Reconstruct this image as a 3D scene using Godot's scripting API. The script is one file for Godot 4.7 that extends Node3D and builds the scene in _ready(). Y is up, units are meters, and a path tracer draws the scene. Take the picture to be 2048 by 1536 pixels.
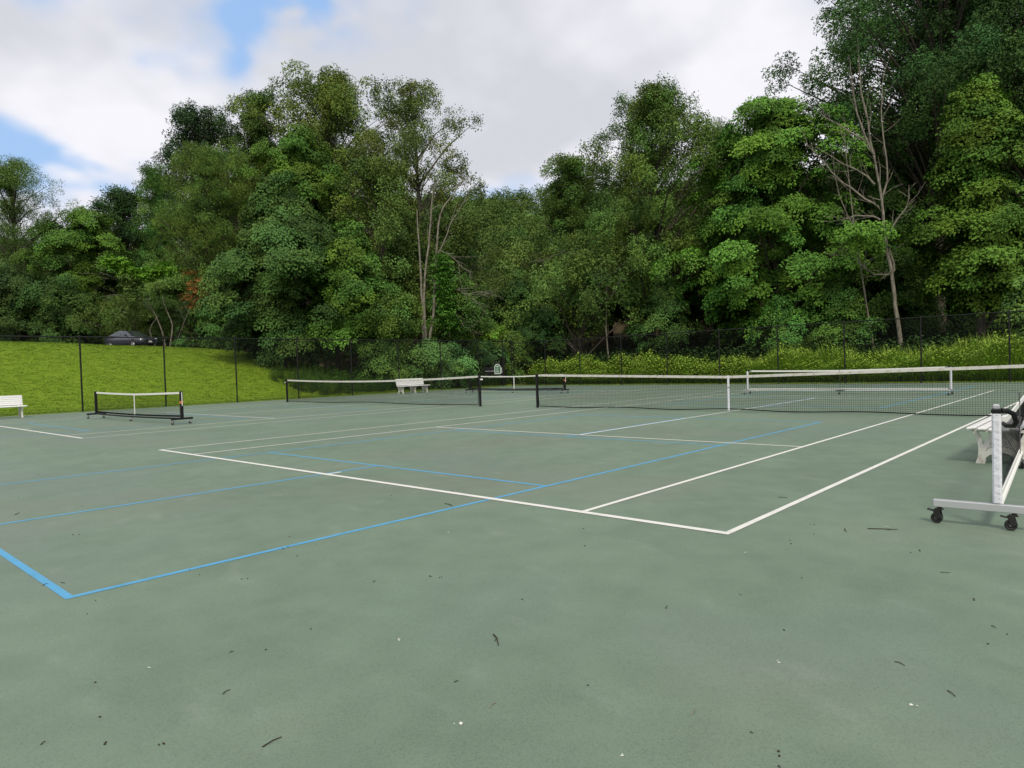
extends Node3D
# A pair of tennis courts, also lined for pickleball, at the edge of a wood.
# Court axes: x to the right along the near baseline, y away from it; in Godot that is (x, height, -y).

const PY := [-40.0, 5.6, 8.3, 11.3, 15.0, 18.25, 21.45, 24.0, 25.8, 28.7, 33.0]
const PZ := [4.15, 3.9, 3.84, 3.69, 3.6, 3.42, 3.08, 2.58, 1.85, 0.48, 0.0]
# name, label, x, y, height, crown base, crown radius, outline, leaf kind, leaf colour, density
const TREES=[
	["feathery_tree","tall feathery pale green tree at the far end of the parking lot",-70.4,11.9,18.6,5.4,4.0,"r",2,Color(0.0712,0.135,0.0285),0.75],
	["maple_tree","mid green layered maple behind the parking lot beside the feathery tree",-64.4,15.2,13.2,2.9,3.5,"r",0,Color(0.056,0.12,0.0161),0.8],
	["dark_tree","dark green tree with a ragged top behind the vine covered bush",-68.1,20.4,17.1,6.2,2.4,"r",1,Color(0.0285,0.0648,0.019),0.8],
	["feathery_tree","narrow feathery tree rising beside the round dark oak",-65.1,22.7,19.7,8.4,1.4,"r",2,Color(0.057,0.135,0.0285),0.8],
	["round_oak","round dark leaved oak crown standing above the light green tree",-65.5,27.2,28.3,15.1,3.5,"r",1,Color(0.0285,0.0626,0.0209),0.85],
	["light_green_tree","wide light olive green tree with fine leaves beside the big maple",-56.0,23.9,19.6,4.0,3.6,"r",2,Color(0.0808,0.1458,0.0285),1.25],
	["tall_oak","slim oak crown with gaps left of the tallest oak",-57.7,29.5,28.9,14.6,2.3,"r",1,Color(0.057,0.108,0.0238),0.75],
	["tall_oak","tallest olive oak with visible trunks above the big maple",-51.1,32.9,30.3,14.3,5.5,"r",1,Color(0.0808,0.1274,0.0238),0.85],
	["sparse_oak","sparse brownish oak with sky showing through its leaning crown",-39.3,35.3,26.9,11.1,4.5,"r",1,Color(0.0855,0.1188,0.0285),0.36],
	["maple_tree","bright green maple crown between the big maple and tallest oak",-45.1,27.3,21.2,9.1,3.7,"r",0,Color(0.0616,0.13,0.0172),0.9],
	["big_maple","big dense dark green maple overhanging the end of the lawn",-36.7,20.0,13.3,1.1,4.6,"c",0,Color(0.0426,0.092,0.0207),1.1],
	["maple_tree","bright green spreading maple beside the big dark maple",-33.1,23.8,11.3,2.1,3.4,"c",0,Color(0.0627,0.138,0.0207),0.9],
	["olive_tree","olive tree with thin leaves below the sparse oak",-36.8,29.0,17.5,5.1,3.2,"r",1,Color(0.0712,0.1188,0.0238),0.7],
	["olive_tree","dull green tree filling the space behind the pale twin trunks",-36.1,36.0,15.1,5.1,3.0,"r",1,Color(0.0522,0.0972,0.0238),0.7],
	["central_oak","broad olive oak with bare lower limbs behind the weeds",-23.4,47.5,23.7,6.1,4.9,"r",1,Color(0.0712,0.1296,0.0266),0.85],
	["olive_tree","pointed olive tree at the left shoulder of the broad oak",-32.0,47.7,20.2,6.8,2.5,"r",1,Color(0.0617,0.1242,0.0238),0.9],
	["leaning_tree","low spreading tree with bare grey branches under the broad oak",-26.8,41.6,11.6,3.7,4.4,"r",1,Color(0.0712,0.1296,0.0285),0.75],
	["light_green_tree","yellow green tree between the broad oak and bright maple",-19.7,52.8,20.6,5.5,3.8,"r",2,Color(0.0712,0.1404,0.0238),0.9],
	["bright_maple","tall bright green layered maple beside the dead trees",-12.1,46.3,20.0,1.4,4.7,"r",0,Color(0.065,0.15,0.0207),1.05],
	["giant_oak","giant dark oak whose crown runs past the dead trees",-3.2,55.1,31.8,13.9,7.7,"r",1,Color(0.0342,0.0821,0.0209),1.1],
	["giant_oak","dark oak of great height behind the layered right maple",2.9,56.9,28.4,12.8,5.3,"r",1,Color(0.0333,0.081,0.0209),0.9],
	["layered_maple","yellow green layered maple below the giant oaks",0.7,45.6,17.1,4.0,4.0,"c",0,Color(0.0627,0.13,0.0161),0.85],
	["layered_maple","dark layered maple with drooping sprays behind the dead trees",-5.9,53.5,14.4,1.6,3.6,"c",0,Color(0.0426,0.095,0.0184),0.8],
]
const UNDER=[
	["young_tree","young leafy tree half covering the pale twin trunks",-29.0,24.3,6.6,1.9,1.3,"r",1,Color(0.0665,0.1242,0.0238),0.6],
	["young_tree","young olive tree growing between the twin trunks and gate bushes",-28.7,29.3,7.7,2.7,1.6,"r",1,Color(0.057,0.1188,0.0238),0.7],
	["sapling","layered green sapling in front of the pale dead trunk",-7.0,43.9,6.1,1.8,2.2,"c",0,Color(0.056,0.13,0.023),0.55],
	["sapling","bright sapling beside the bright maple at the weeds",-10.1,41.7,5.1,1.7,1.9,"c",0,Color(0.056,0.14,0.0253),0.5],
	["sapling","small pale sapling growing close behind the fence rail",3.4,39.9,5.0,0.8,1.0,"r",0,Color(0.0672,0.13,0.0287),0.6],
	["sapling","dark sapling at the wood edge under the broad oak",-20.0,43.7,7.5,2.4,3.0,"c",0,Color(0.0392,0.09,0.0207),0.6],
	["sapling","dark sapling at the wood edge under the leaning tree",-29.4,40.8,7.2,3.0,3.0,"c",0,Color(0.0358,0.085,0.0207),0.6],
	["sapling","dark sapling at the wood edge beside the gate",-33.4,41.4,9.0,3.1,3.2,"c",0,Color(0.0336,0.08,0.0207),0.7],
	["bush","bright compound leaved bush behind the fence and white bench",-29.0,27.4,3.1,0.2,2.3,"r",0,Color(0.0616,0.135,0.0345),1.3],
	["bush","rounded green bush overhanging the black vehicle",-31.3,32.3,3.6,1.0,2.2,"r",0,Color(0.0616,0.14,0.0403),1.2],
	["bush","light green vine tangle topping the bush by the gate",-33.1,37.6,4.9,2.3,1.9,"r",0,Color(0.0896,0.19,0.023),1.1],
	["bush","dark green bush under the spreading maple behind the fence",-29.2,24.0,3.2,0.3,1.6,"r",0,Color(0.0504,0.11,0.023),1],
	["bush","olive bush at the corner of the fence and gate",-30.6,37.2,4.2,0.2,1.2,"r",0,Color(0.0672,0.125,0.023),1],
	["bush","tangled olive bush behind the parked sedan",-56.6,16.8,4.7,0.8,3.0,"r",2,Color(0.076,0.1296,0.0285),0.9],
	["bush","bush with bright vine leaves above the parked sedan",-57.6,20.1,8.1,1.1,3.2,"r",0,Color(0.0616,0.12,0.023),0.9],
	["bush","dull green bush at the edge of the parking lot by the big maple",-53.8,21.4,5.5,0.6,2.7,"r",2,Color(0.057,0.108,0.0285),1],
	["bush","dark bush at the end of the parking lot",-60.0,12.5,6.3,0.7,3.4,"r",0,Color(0.0358,0.08,0.0172),0.8],
	["bush","dark bush below the feathery tree",-61.7,9.3,6.9,0.7,2.9,"r",0,Color(0.0336,0.07,0.0184),0.8],
	["bush","low green bush beside the parked sedan front",-48.5,21.0,4.1,0.2,2.1,"r",0,Color(0.0448,0.105,0.023),0.9],
]
# x, y, height, crown base, radius, leaf kind
const FILL=[
	[-84.8,9.7,8.0,4.5,4.1,1],
	[-93.3,11.0,14.7,8.6,4.1,1],
	[-80.3,10.7,6.2,7.5,4.4,0],
	[-87.0,11.8,11.7,9.1,3.6,1],
	[-81.6,12.7,6.1,8.6,3.1,0],
	[-96.3,15.6,15.4,9.9,4.0,0],
	[-83.0,14.8,5.3,4.9,4.4,1],
	[-91.2,16.6,14.4,9.3,3.9,1],
	[-80.8,16.3,7.5,6.1,3.6,1],
	[-86.6,17.7,12.9,7.1,3.6,1],
	[-80.7,18.3,7.9,6.7,4.0,0],
	[-86.3,19.7,8.7,9.4,3.1,0],
	[-82.0,20.7,7.4,5.9,3.7,1],
	[-87.4,22.2,9.1,8.8,4.4,0],
	[-79.7,22.2,6.1,9.5,3.1,1],
	[-91.8,25.9,11.3,9.8,4.0,1],
	[-77.8,23.8,10.7,7.2,3.6,1],
	[-81.6,25.0,12.3,9.6,4.3,0],
	[-77.4,25.9,6.6,8.7,4.3,0],
	[-92.8,31.4,15.5,13.7,3.6,0],
	[-73.7,26.8,12.5,6.7,3.5,1],
	[-87.9,32.3,17.3,12.9,3.7,0],
	[-77.6,30.8,15.5,12.9,4.4,1],
	[-93.9,37.6,18.4,10.3,3.6,1],
	[-79.5,34.2,18.1,12.0,4.2,0],
	[-95.2,41.2,18.6,14.6,3.3,1],
	[-75.2,34.9,18.3,13.0,3.1,0],
	[-89.7,41.8,21.2,9.6,3.0,0],
	[-64.6,32.2,15.9,10.6,4.5,1],
	[-74.8,37.4,21.4,8.6,4.5,1],
	[-61.7,33.1,13.6,9.4,3.8,1],
	[-72.7,39.1,23.6,11.1,4.2,1],
	[-64.0,37.0,18.5,8.7,3.4,0],
	[-65.8,38.0,19.3,8.7,4.1,0],
	[-53.7,33.3,12.5,9.6,4.1,1],
	[-62.3,38.6,18.9,7.8,4.5,1],
	[-55.6,37.0,15.4,8.3,3.7,0],
	[-62.0,41.3,19.6,12.0,3.5,0],
	[-55.2,39.5,20.2,10.8,3.2,0],
	[-58.2,41.6,21.4,8.1,3.1,1],
	[-50.7,38.9,15.7,8.8,4.6,1],
	[-64.8,49.5,22.4,10.1,4.2,1],
	[-52.9,43.4,15.1,9.3,4.6,0],
	[-53.8,44.1,14.9,9.7,3.6,1],
	[-50.2,44.2,12.9,7.0,3.9,0],
	[-52.0,45.7,16.6,8.5,3.4,1],
	[-44.6,42.2,8.6,7.7,4.5,1],
	[-53.2,50.0,10.8,10.1,4.0,1],
	[-48.3,48.7,4.5,8.3,4.1,0],
	[-49.7,50.0,11.0,7.0,4.6,1],
	[-42.0,45.7,8.4,9.4,3.4,0],
	[-51.4,55.2,11.2,9.7,4.4,1],
	[-43.2,50.2,9.6,9.5,3.3,1],
	[-51.5,59.1,11.9,7.9,3.1,0],
	[-38.3,48.0,4.6,7.9,3.3,1],
	[-50.8,62.3,12.2,8.8,3.2,0],
	[-37.7,50.6,7.9,8.5,3.0,0],
	[-48.8,64.3,10.7,9.4,4.0,0],
	[-38.1,54.8,12.4,7.6,4.1,1],
	[-42.9,60.9,12.9,7.5,4.4,1],
	[-37.1,57.2,12.0,8.1,4.0,0],
	[-42.0,64.0,15.0,4.8,4.3,0],
	[-34.0,56.8,9.2,8.2,4.5,1],
	[-36.8,61.0,18.4,8.0,4.4,0],
	[-31.6,57.1,15.3,5.3,3.5,1],
	[-35.8,63.8,15.8,8.2,3.6,0],
	[-30.3,59.2,15.0,4.8,3.5,1],
	[-37.1,70.6,17.8,9.0,3.9,0],
	[-29.4,62.0,13.6,6.3,4.6,1],
	[-30.6,64.1,16.1,4.0,3.5,0],
	[-26.8,61.9,12.8,6.1,3.7,1],
	[-32.9,73.6,18.3,5.2,3.3,1],
	[-24.1,61.1,14.0,5.2,4.4,1],
	[-29.5,72.3,18.8,8.1,3.1,1],
	[-23.5,64.7,16.5,3.3,4.4,1],
	[-27.9,74.5,19.2,6.3,3.1,0],
	[-19.8,61.4,9.7,6.9,3.8,1],
	[-21.3,64.8,14.7,4.0,3.8,0],
	[-17.8,61.3,11.0,3.3,3.5,1],
	[-20.7,69.0,15.8,4.2,3.8,0],
	[-16.2,62.5,10.3,4.2,4.0,0],
	[-19.4,71.5,15.5,6.0,4.4,0],
	[-14.7,63.9,15.1,6.1,3.5,1],
	[-16.5,69.2,17.9,5.5,3.1,0],
	[-13.6,66.6,13.0,2.6,4.1,0],
	[-16.2,75.1,18.4,6.6,4.3,1],
	[-9.9,59.8,16.9,2.6,3.8,1],
	[-12.3,68.7,18.2,4.1,3.4,0],
	[-9.4,64.5,16.7,3.3,3.3,1],
	[-10.6,69.5,18.9,4.1,3.7,1],
	[-8.3,67.0,17.3,2.4,3.4,0],
	[-11.0,79.3,25.2,5.8,4.4,0],
	[-5.4,61.5,15.8,5.2,4.5,1],
	[-7.0,69.2,18.3,4.3,3.4,1],
	[-4.2,63.2,15.2,2.9,3.5,0],
	[-5.5,70.4,21.4,2.8,3.2,1],
	[-2.8,63.7,14.7,3.6,4.2,1],
	[-5.8,82.8,21.7,5.6,3.1,1],
	[-2.0,68.7,16.6,4.2,3.0,1],
	[-3.5,80.2,20.8,4.7,3.4,1],
	[-0.1,65.5,13.8,3.5,3.6,1],
	[-2.0,82.3,24.4,4.6,4.0,0],
	[1.3,65.6,14.2,2.4,3.7,1],
	[0.6,72.8,19.9,3.1,3.5,0],
	[2.6,66.0,16.6,4.2,4.5,1],
	[1.7,78.4,19.8,2.0,4.6,0],
	[4.0,64.8,15.1,3.7,3.5,1],
	[2.9,83.9,21.6,1.9,3.8,1],
	[5.2,66.2,17.7,3.5,3.4,1],
	[4.6,83.0,20.8,5.2,4.3,1],
]
const DEAD=[
[Vector3(-2.98,1.17,-42.87),Vector3(-3.23,3.50,-42.81),Vector3(-3.46,6.00,-42.76),Vector3(-3.79,8.51,-42.68),Vector3(-3.97,11.01,-42.63),Vector3(-4.35,13.86,-42.54),Vector3(-4.64,16.24,-42.46)],
[Vector3(-3.97,11.01,-42.63),Vector3(-3.63,12.20,-42.72),Vector3(-3.78,14.38,-42.68),Vector3(-3.91,16.71,-42.65),Vector3(-3.72,18.66,-42.69)],
[Vector3(-4.35,13.86,-42.54),Vector3(-4.99,15.85,-42.37),Vector3(-5.39,18.11,-42.26),Vector3(-5.52,20.02,-42.22)],
[Vector3(-4.14,10.57,-42.59),Vector3(-5.25,11.67,-42.30),Vector3(-6.33,12.78,-41.99),Vector3(-7.28,14.20,-41.69),Vector3(-8.16,15.31,-41.40)],
[Vector3(-4.30,11.99,-42.55),Vector3(-4.96,12.88,-42.38),Vector3(-5.90,13.50,-42.11),Vector3(-6.72,14.27,-41.87)],
[Vector3(-4.79,14.88,-42.42),Vector3(-5.60,15.59,-42.20),Vector3(-6.68,16.49,-41.88),Vector3(-7.23,17.07,-41.71)],
[Vector3(-3.67,8.19,-42.71),Vector3(-3.32,6.60,-42.79),Vector3(-4.12,6.37,-42.60),Vector3(-4.79,6.75,-42.42),Vector3(-5.40,7.44,-42.26),Vector3(-6.14,7.89,-42.04)],
[Vector3(-4.07,9.79,-42.61),Vector3(-4.65,10.11,-42.46),Vector3(-5.55,10.23,-42.21),Vector3(-6.18,10.00,-42.03)],
[Vector3(-3.79,8.51,-42.68),Vector3(-3.14,9.66,-42.83),Vector3(-2.61,10.51,-42.95),Vector3(-2.51,11.71,-42.97)],
[Vector3(-4.64,16.24,-42.46),Vector3(-4.96,18.02,-42.38),Vector3(-5.03,20.21,-42.36)],
]
const THIN=[
[Vector3(-4.72,1.31,-43.47),Vector3(-5.01,3.64,-43.40),Vector3(-5.40,6.89,-43.29),Vector3(-5.75,9.82,-43.20),Vector3(-6.00,13.08,-43.13),Vector3(-6.21,15.85,-43.07)],
[Vector3(-5.75,9.82,-43.20),Vector3(-6.23,10.85,-43.06),Vector3(-6.71,12.86,-42.92),Vector3(-6.87,14.83,-42.87)],
[Vector3(-5.40,6.89,-43.29),Vector3(-4.84,7.48,-43.44),Vector3(-4.29,7.67,-43.58)],
]
const TWIN=[
[Vector3(-28.64,3.04,-26.30),Vector3(-28.68,5.46,-26.26),Vector3(-28.59,7.53,-26.36),Vector3(-28.37,9.93,-26.61),Vector3(-28.21,12.33,-26.80),Vector3(-28.09,13.71,-26.93)],
[Vector3(-28.51,3.04,-26.46),Vector3(-28.28,5.10,-26.72),Vector3(-28.13,7.52,-26.88),Vector3(-28.02,9.58,-27.01),Vector3(-27.80,11.99,-27.25),Vector3(-27.19,13.35,-27.92),Vector3(-26.57,14.54,-28.57)],
[Vector3(-28.74,4.77,-26.19),Vector3(-28.76,7.53,-26.15),Vector3(-28.83,10.63,-26.08),Vector3(-28.83,12.34,-26.07)],
[Vector3(-28.15,8.90,-26.86),Vector3(-27.61,10.26,-27.46),Vector3(-27.23,11.63,-27.87),Vector3(-26.73,12.65,-28.40),Vector3(-26.36,13.16,-28.78)],
[Vector3(-28.22,7.52,-26.78),Vector3(-27.81,6.47,-27.24),Vector3(-27.60,5.43,-27.47),Vector3(-27.52,4.04,-27.56)],
[Vector3(-28.13,5.79,-26.89),Vector3(-27.84,5.26,-27.21),Vector3(-27.74,4.39,-27.32)],
[Vector3(-27.55,6.88,-27.53),Vector3(-27.10,6.79,-28.01),Vector3(-26.63,6.50,-28.50),Vector3(-26.02,6.62,-29.12),Vector3(-25.40,6.45,-29.73)],
[Vector3(-26.63,6.50,-28.50),Vector3(-26.32,6.07,-28.82),Vector3(-26.16,5.79,-28.98)],
[Vector3(-27.37,5.42,-27.72),Vector3(-27.03,4.71,-28.09),Vector3(-26.80,4.18,-28.32),Vector3(-26.32,4.27,-28.82)],
[Vector3(-27.86,9.58,-27.19),Vector3(-27.29,9.05,-27.81),Vector3(-26.83,8.34,-28.30),Vector3(-26.35,7.98,-28.79)],
]
const SNAGS=[
[Vector3(-24.25,8.82,-42.20),Vector3(-25.09,8.46,-41.61),Vector3(-25.88,10.14,-41.04),Vector3(-27.18,10.63,-40.07),Vector3(-28.80,9.89,-38.76)],
[Vector3(-23.43,8.16,-42.75),Vector3(-23.96,6.97,-42.40),Vector3(-24.65,6.19,-41.93),Vector3(-24.99,5.79,-41.69)],
[Vector3(-24.40,9.85,-42.10),Vector3(-24.75,8.85,-41.85),Vector3(-23.76,8.18,-42.53)],
[Vector3(-25.88,10.14,-41.04),Vector3(-26.71,9.99,-40.43),Vector3(-27.53,9.41,-39.79)],
]
const BRUSH=[
[Vector3(-51.02,4.02,-17.59),Vector3(-51.13,5.65,-17.31),Vector3(-51.30,6.87,-16.85),Vector3(-51.48,7.67,-16.37)],
[Vector3(-50.89,4.01,-17.93),Vector3(-50.80,5.65,-18.16),Vector3(-50.98,7.08,-17.70),Vector3(-51.03,8.10,-17.57)],
[Vector3(-51.28,4.03,-16.91),Vector3(-51.39,5.25,-16.62),Vector3(-51.15,6.47,-17.27)],
[Vector3(-51.37,6.87,-16.68),Vector3(-51.81,8.65,-15.41),Vector3(-52.03,9.22,-14.77),Vector3(-52.44,9.76,-13.49)],
[Vector3(-51.54,7.67,-16.20),Vector3(-52.04,8.03,-14.72),Vector3(-52.41,7.92,-13.58)],
[Vector3(-50.76,4.01,-18.28),Vector3(-50.45,6.06,-19.04),Vector3(-50.21,7.72,-19.62)],
]
const VINE_A=[Vector3(-51.80,10.69,-13.86),Vector3(-51.54,10.34,-14.66),Vector3(-51.30,9.78,-15.36),Vector3(-51.04,9.61,-16.11),Vector3(-50.73,9.84,-16.95),Vector3(-50.34,10.29,-17.98)]
const VINE_B=[Vector3(-27.45,9.17,-27.04),Vector3(-27.42,7.45,-27.07),Vector3(-27.35,5.74,-27.16),Vector3(-27.29,4.36,-27.22)]
const RED=[Vector3(-49.26,9.46,-19.29),Vector3(-49.04,9.27,-19.80),Vector3(-49.14,7.83,-19.58),Vector3(-49.36,7.41,-19.05)]
const TWIGS=[[5.510,-3.777,5.502,-3.699], [5.449,-2.533,5.561,-2.615], [4.997,-3.683,4.983,-3.643], [4.603,-3.467,4.601,-3.447], [7.029,-1.682,7.071,-1.700], [7.251,-1.843,7.284,-1.880], [6.273,0.730,6.458,0.820], [5.268,1.571,5.346,1.592], [5.943,-3.072,5.935,-3.023], [6.920,-0.168,6.967,-0.145], [2.781,-0.444,2.934,-0.486], [6.140,0.637,6.177,0.547], [4.856,-4.289,4.841,-4.271], [2.568,-3.743,2.534,-3.705], [7.279,-0.971,7.299,-0.988], [5.674,-3.006,5.682,-2.988], [2.581,-3.643,2.629,-3.633], [6.941,-2.754,6.951,-2.760], [6.787,-2.613,6.798,-2.613], [6.568,-2.632,6.562,-2.589], [-0.479,-3.256,-0.559,-3.198], [4.264,-2.388,4.254,-2.358]]
const CRUMBS=[[4.80,-4.08], [5.03,-4.13], [5.20,-4.01], [3.02,-2.31], [3.00,-2.99], [3.18,-3.00], [3.42,-3.73], [3.19,-3.62], [3.51,-2.87], [2.72,-2.08], [3.30,-2.35], [4.65,-3.06], [4.47,-2.09], [5.22,-2.06], [5.92,-1.67], [6.31,-0.76], [6.53,-1.62], [7.15,-0.59], [7.30,-1.23], [7.35,-1.05], [6.91,-2.67], [6.15,-1.26], [5.91,0.64], [6.01,0.34], [5.37,-0.09], [3.93,0.07], [6.68,0.20], [6.65,1.40], [4.44,-3.99], [4.53,-2.07], [3.02,-2.30], [6.13,-2.68], [4.71,-3.34], [6.72,0.27]]
const SPLATS=[[4.47,-3.78], [7.17,-2.05], [5.81,-0.42], [5.12,-2.86], [3.68,-1.22], [6.37,0.88], [6.65,-1.99], [6.52,-3.02], [5.94,-3.22]]

var M := {}
var names := {}
var rng := RandomNumberGenerator.new()
var lumps := FastNoiseLite.new()

# ------------------------------------------------------------------ helpers
func w(x: float, y: float, h: float = 0.0) -> Vector3:
	return Vector3(x, h, -y)

func numbered(called: String) -> String:
	var k: int = names.get(called, 0)
	names[called] = k + 1
	return called if k == 0 else "%s_%03d" % [called, k]

func tag(o: Node, label: String, category: String, group: String = "", kind: String = "") -> void:
	if label: o.set_meta("label", label)
	if category: o.set_meta("category", category)
	if group: o.set_meta("group", group)
	if kind: o.set_meta("kind", kind)

func thing(called: String, label: String, category: String, at: Vector3, turn: float = 0.0, group: String = "") -> Node3D:
	var o := Node3D.new()
	o.name = numbered(called)
	add_child(o)
	o.position = at
	o.rotation.y = turn
	tag(o, label, category, group)
	return o

func put(called: String, mesh: Mesh, mat: Material, parent: Node = null, xf: Transform3D = Transform3D()) -> MeshInstance3D:
	var o := MeshInstance3D.new()
	o.name = called if parent else numbered(called)
	o.mesh = mesh
	o.material_override = mat
	o.transform = xf
	o.cast_shadow = GeometryInstance3D.SHADOW_CASTING_SETTING_ON
	(parent if parent else self).add_child(o, true)
	return o

func struct(called: String, mesh: Mesh, mat: Material) -> MeshInstance3D:
	var o := put(called, mesh, mat)
	o.set_meta("kind", "structure")
	return o

func begin() -> SurfaceTool:
	var st := SurfaceTool.new()
	st.begin(Mesh.PRIMITIVE_TRIANGLES)
	st.set_smooth_group(-1)
	return st

func done(st: SurfaceTool) -> ArrayMesh:
	st.generate_normals()
	return st.commit()

func face(st: SurfaceTool, pts: Array, inside: Vector3) -> void:
	# a convex polygon facing away from the point inside
	var n: Vector3 = (pts[1] - pts[0]).cross(pts[2] - pts[0])
	var c := Vector3.ZERO
	for q in pts: c += q
	c /= pts.size()
	var flip := n.dot(c - inside) > 0.0
	for i in range(1, pts.size() - 1):
		st.add_vertex(pts[0])
		if flip:
			st.add_vertex(pts[i + 1]); st.add_vertex(pts[i])
		else:
			st.add_vertex(pts[i]); st.add_vertex(pts[i + 1])

func bbox(st: SurfaceTool, c: Vector3, size: Vector3, ch: float = 0.004, b: Basis = Basis()) -> void:
	# a box with chamfered edges
	var hs := size * 0.5
	ch = minf(ch, minf(hs.x, minf(hs.y, hs.z)) * 0.6)
	var P := func(sx: float, sy: float, sz: float, ax: int) -> Vector3:
		var v := Vector3(sx * (hs.x - ch), sy * (hs.y - ch), sz * (hs.z - ch))
		if ax == 0: v.x = sx * hs.x
		elif ax == 1: v.y = sy * hs.y
		else: v.z = sz * hs.z
		return c + b * v
	for s in [-1.0, 1.0]:
		face(st, [P.call(s, -1, -1, 0), P.call(s, 1, -1, 0), P.call(s, 1, 1, 0), P.call(s, -1, 1, 0)], c)
		face(st, [P.call(-1, s, -1, 1), P.call(1, s, -1, 1), P.call(1, s, 1, 1), P.call(-1, s, 1, 1)], c)
		face(st, [P.call(-1, -1, s, 2), P.call(1, -1, s, 2), P.call(1, 1, s, 2), P.call(-1, 1, s, 2)], c)
		for t in [-1.0, 1.0]:
			face(st, [P.call(s, t, -1, 0), P.call(s, t, 1, 0), P.call(s, t, 1, 1), P.call(s, t, -1, 1)], c)
			face(st, [P.call(s, -1, t, 0), P.call(s, 1, t, 0), P.call(s, 1, t, 2), P.call(s, -1, t, 2)], c)
			face(st, [P.call(-1, s, t, 1), P.call(1, s, t, 1), P.call(1, s, t, 2), P.call(-1, s, t, 2)], c)
			for u in [-1.0, 1.0]:
				face(st, [P.call(s, t, u, 0), P.call(s, t, u, 1), P.call(s, t, u, 2)], c)

func box_mesh(size: Vector3, ch: float = 0.004, c: Vector3 = Vector3.ZERO) -> ArrayMesh:
	var st := begin()
	bbox(st, c, size, ch)
	return done(st)

func tube(st: SurfaceTool, pts: Array, r0: float, r1: float, sides: int = 6, caps: bool = true, smooth: bool = true) -> void:
	var n := pts.size()
	var rings := []
	var side := Vector3.ZERO
	for i in n:
		var d: Vector3 = (pts[mini(i + 1, n - 1)] - pts[maxi(i - 1, 0)]).normalized()
		if i == 0:
			side = d.cross(Vector3.UP if absf(d.y) < 0.9 else Vector3.RIGHT).normalized()
		else:
			side = (side - d * side.dot(d)).normalized()
		var up := side.cross(d)
		var r := lerpf(r0, r1, float(i) / maxf(1.0, n - 1.0))
		var ring := []
		for k in sides:
			var a := TAU * k / sides
			ring.append(pts[i] + (side * cos(a) + up * sin(a)) * r)
		rings.append(ring)
	st.set_smooth_group(0 if smooth else -1)
	for i in n - 1:
		for k in sides:
			var k2 := (k + 1) % sides
			face(st, [rings[i][k], rings[i][k2], rings[i + 1][k2], rings[i + 1][k]], (pts[i] + pts[i + 1]) * 0.5)
	st.set_smooth_group(-1)
	if caps:
		face(st, rings[0], pts[1]); face(st, rings[n - 1], pts[n - 2])

func tube_mesh(pts: Array, r0: float, r1: float, sides: int = 8) -> ArrayMesh:
	var st := begin()
	tube(st, pts, r0, r1, sides)
	return done(st)

func strip(st: SurfaceTool, A: Array, B: Array, z: float, th: float) -> void:
	# a plate of thickness th between two outlines A and B of equal length in the xy plane, centred on z
	for i in A.size() - 1:
		var a0 := Vector3(A[i].x, A[i].y, z); var a1 := Vector3(A[i + 1].x, A[i + 1].y, z)
		var b0 := Vector3(B[i].x, B[i].y, z); var b1 := Vector3(B[i + 1].x, B[i + 1].y, z)
		var c := (a0 + a1 + b0 + b1) * 0.25
		var q := Vector3(0, 0, th * 0.5)
		face(st, [a0 + q, a1 + q, b1 + q, b0 + q], c)
		face(st, [a0 - q, a1 - q, b1 - q, b0 - q], c)
		face(st, [a0 + q, a1 + q, a1 - q, a0 - q], c)
		face(st, [b0 + q, b1 + q, b1 - q, b0 - q], c)
		if i == 0: face(st, [a0 + q, b0 + q, b0 - q, a0 - q], c)
		if i == A.size() - 2: face(st, [a1 + q, b1 + q, b1 - q, a1 - q], c)

func lathe(st: SurfaceTool, prof: Array, axis: Vector3, c: Vector3, n: int = 20) -> void:
	# prof holds (radius, along axis)
	var u := axis.cross(Vector3.UP if absf(axis.y) < 0.9 else Vector3.RIGHT).normalized()
	var v := axis.cross(u)
	st.set_smooth_group(-1)
	for i in prof.size() - 1:
		for k in n:
			var a := TAU * k / n; var b := TAU * (k + 1) / n
			var da := u * cos(a) + v * sin(a); var db := u * cos(b) + v * sin(b)
			var p: Vector2 = prof[i]; var q: Vector2 = prof[i + 1]
			var quad := [c + axis * p.y + da * p.x, c + axis * p.y + db * p.x, c + axis * q.y + db * q.x, c + axis * q.y + da * q.x]
			if p.x < 1e-5: quad = [quad[0], quad[2], quad[3]]
			elif q.x < 1e-5: quad = [quad[0], quad[1], quad[2]]
			face(st, quad, c + axis * (p.y + q.y) * 0.5)

func mat(color: Color, rough: float = 0.7, metal: float = 0.0, spec: float = 0.5) -> StandardMaterial3D:
	# color is a linear base colour
	var m := StandardMaterial3D.new()
	m.albedo_color = color.linear_to_srgb()
	m.roughness = rough
	m.metallic = metal
	m.metallic_specular = spec
	return m

func noise(freq: float, octaves: int = 4, sd: int = 1, type: int = FastNoiseLite.TYPE_SIMPLEX_SMOOTH) -> FastNoiseLite:
	var n := FastNoiseLite.new()
	n.seed = sd
	n.noise_type = type
	n.frequency = freq
	n.fractal_type = FastNoiseLite.FRACTAL_FBM if octaves > 1 else FastNoiseLite.FRACTAL_NONE
	n.fractal_octaves = octaves
	return n

func ramp_tex(n: FastNoiseLite, size: int, stops: Array, sd: int = 0) -> NoiseTexture2D:
	# stops: [offset, linear colour]
	var g := Gradient.new()
	g.offsets = PackedFloat32Array(stops.map(func(s): return s[0]))
	g.colors = PackedColorArray(stops.map(func(s): return s[1].linear_to_srgb()))
	var t := NoiseTexture2D.new()
	t.width = size; t.height = size
	t.seamless = true
	t.noise = n
	t.color_ramp = g
	return t

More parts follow.
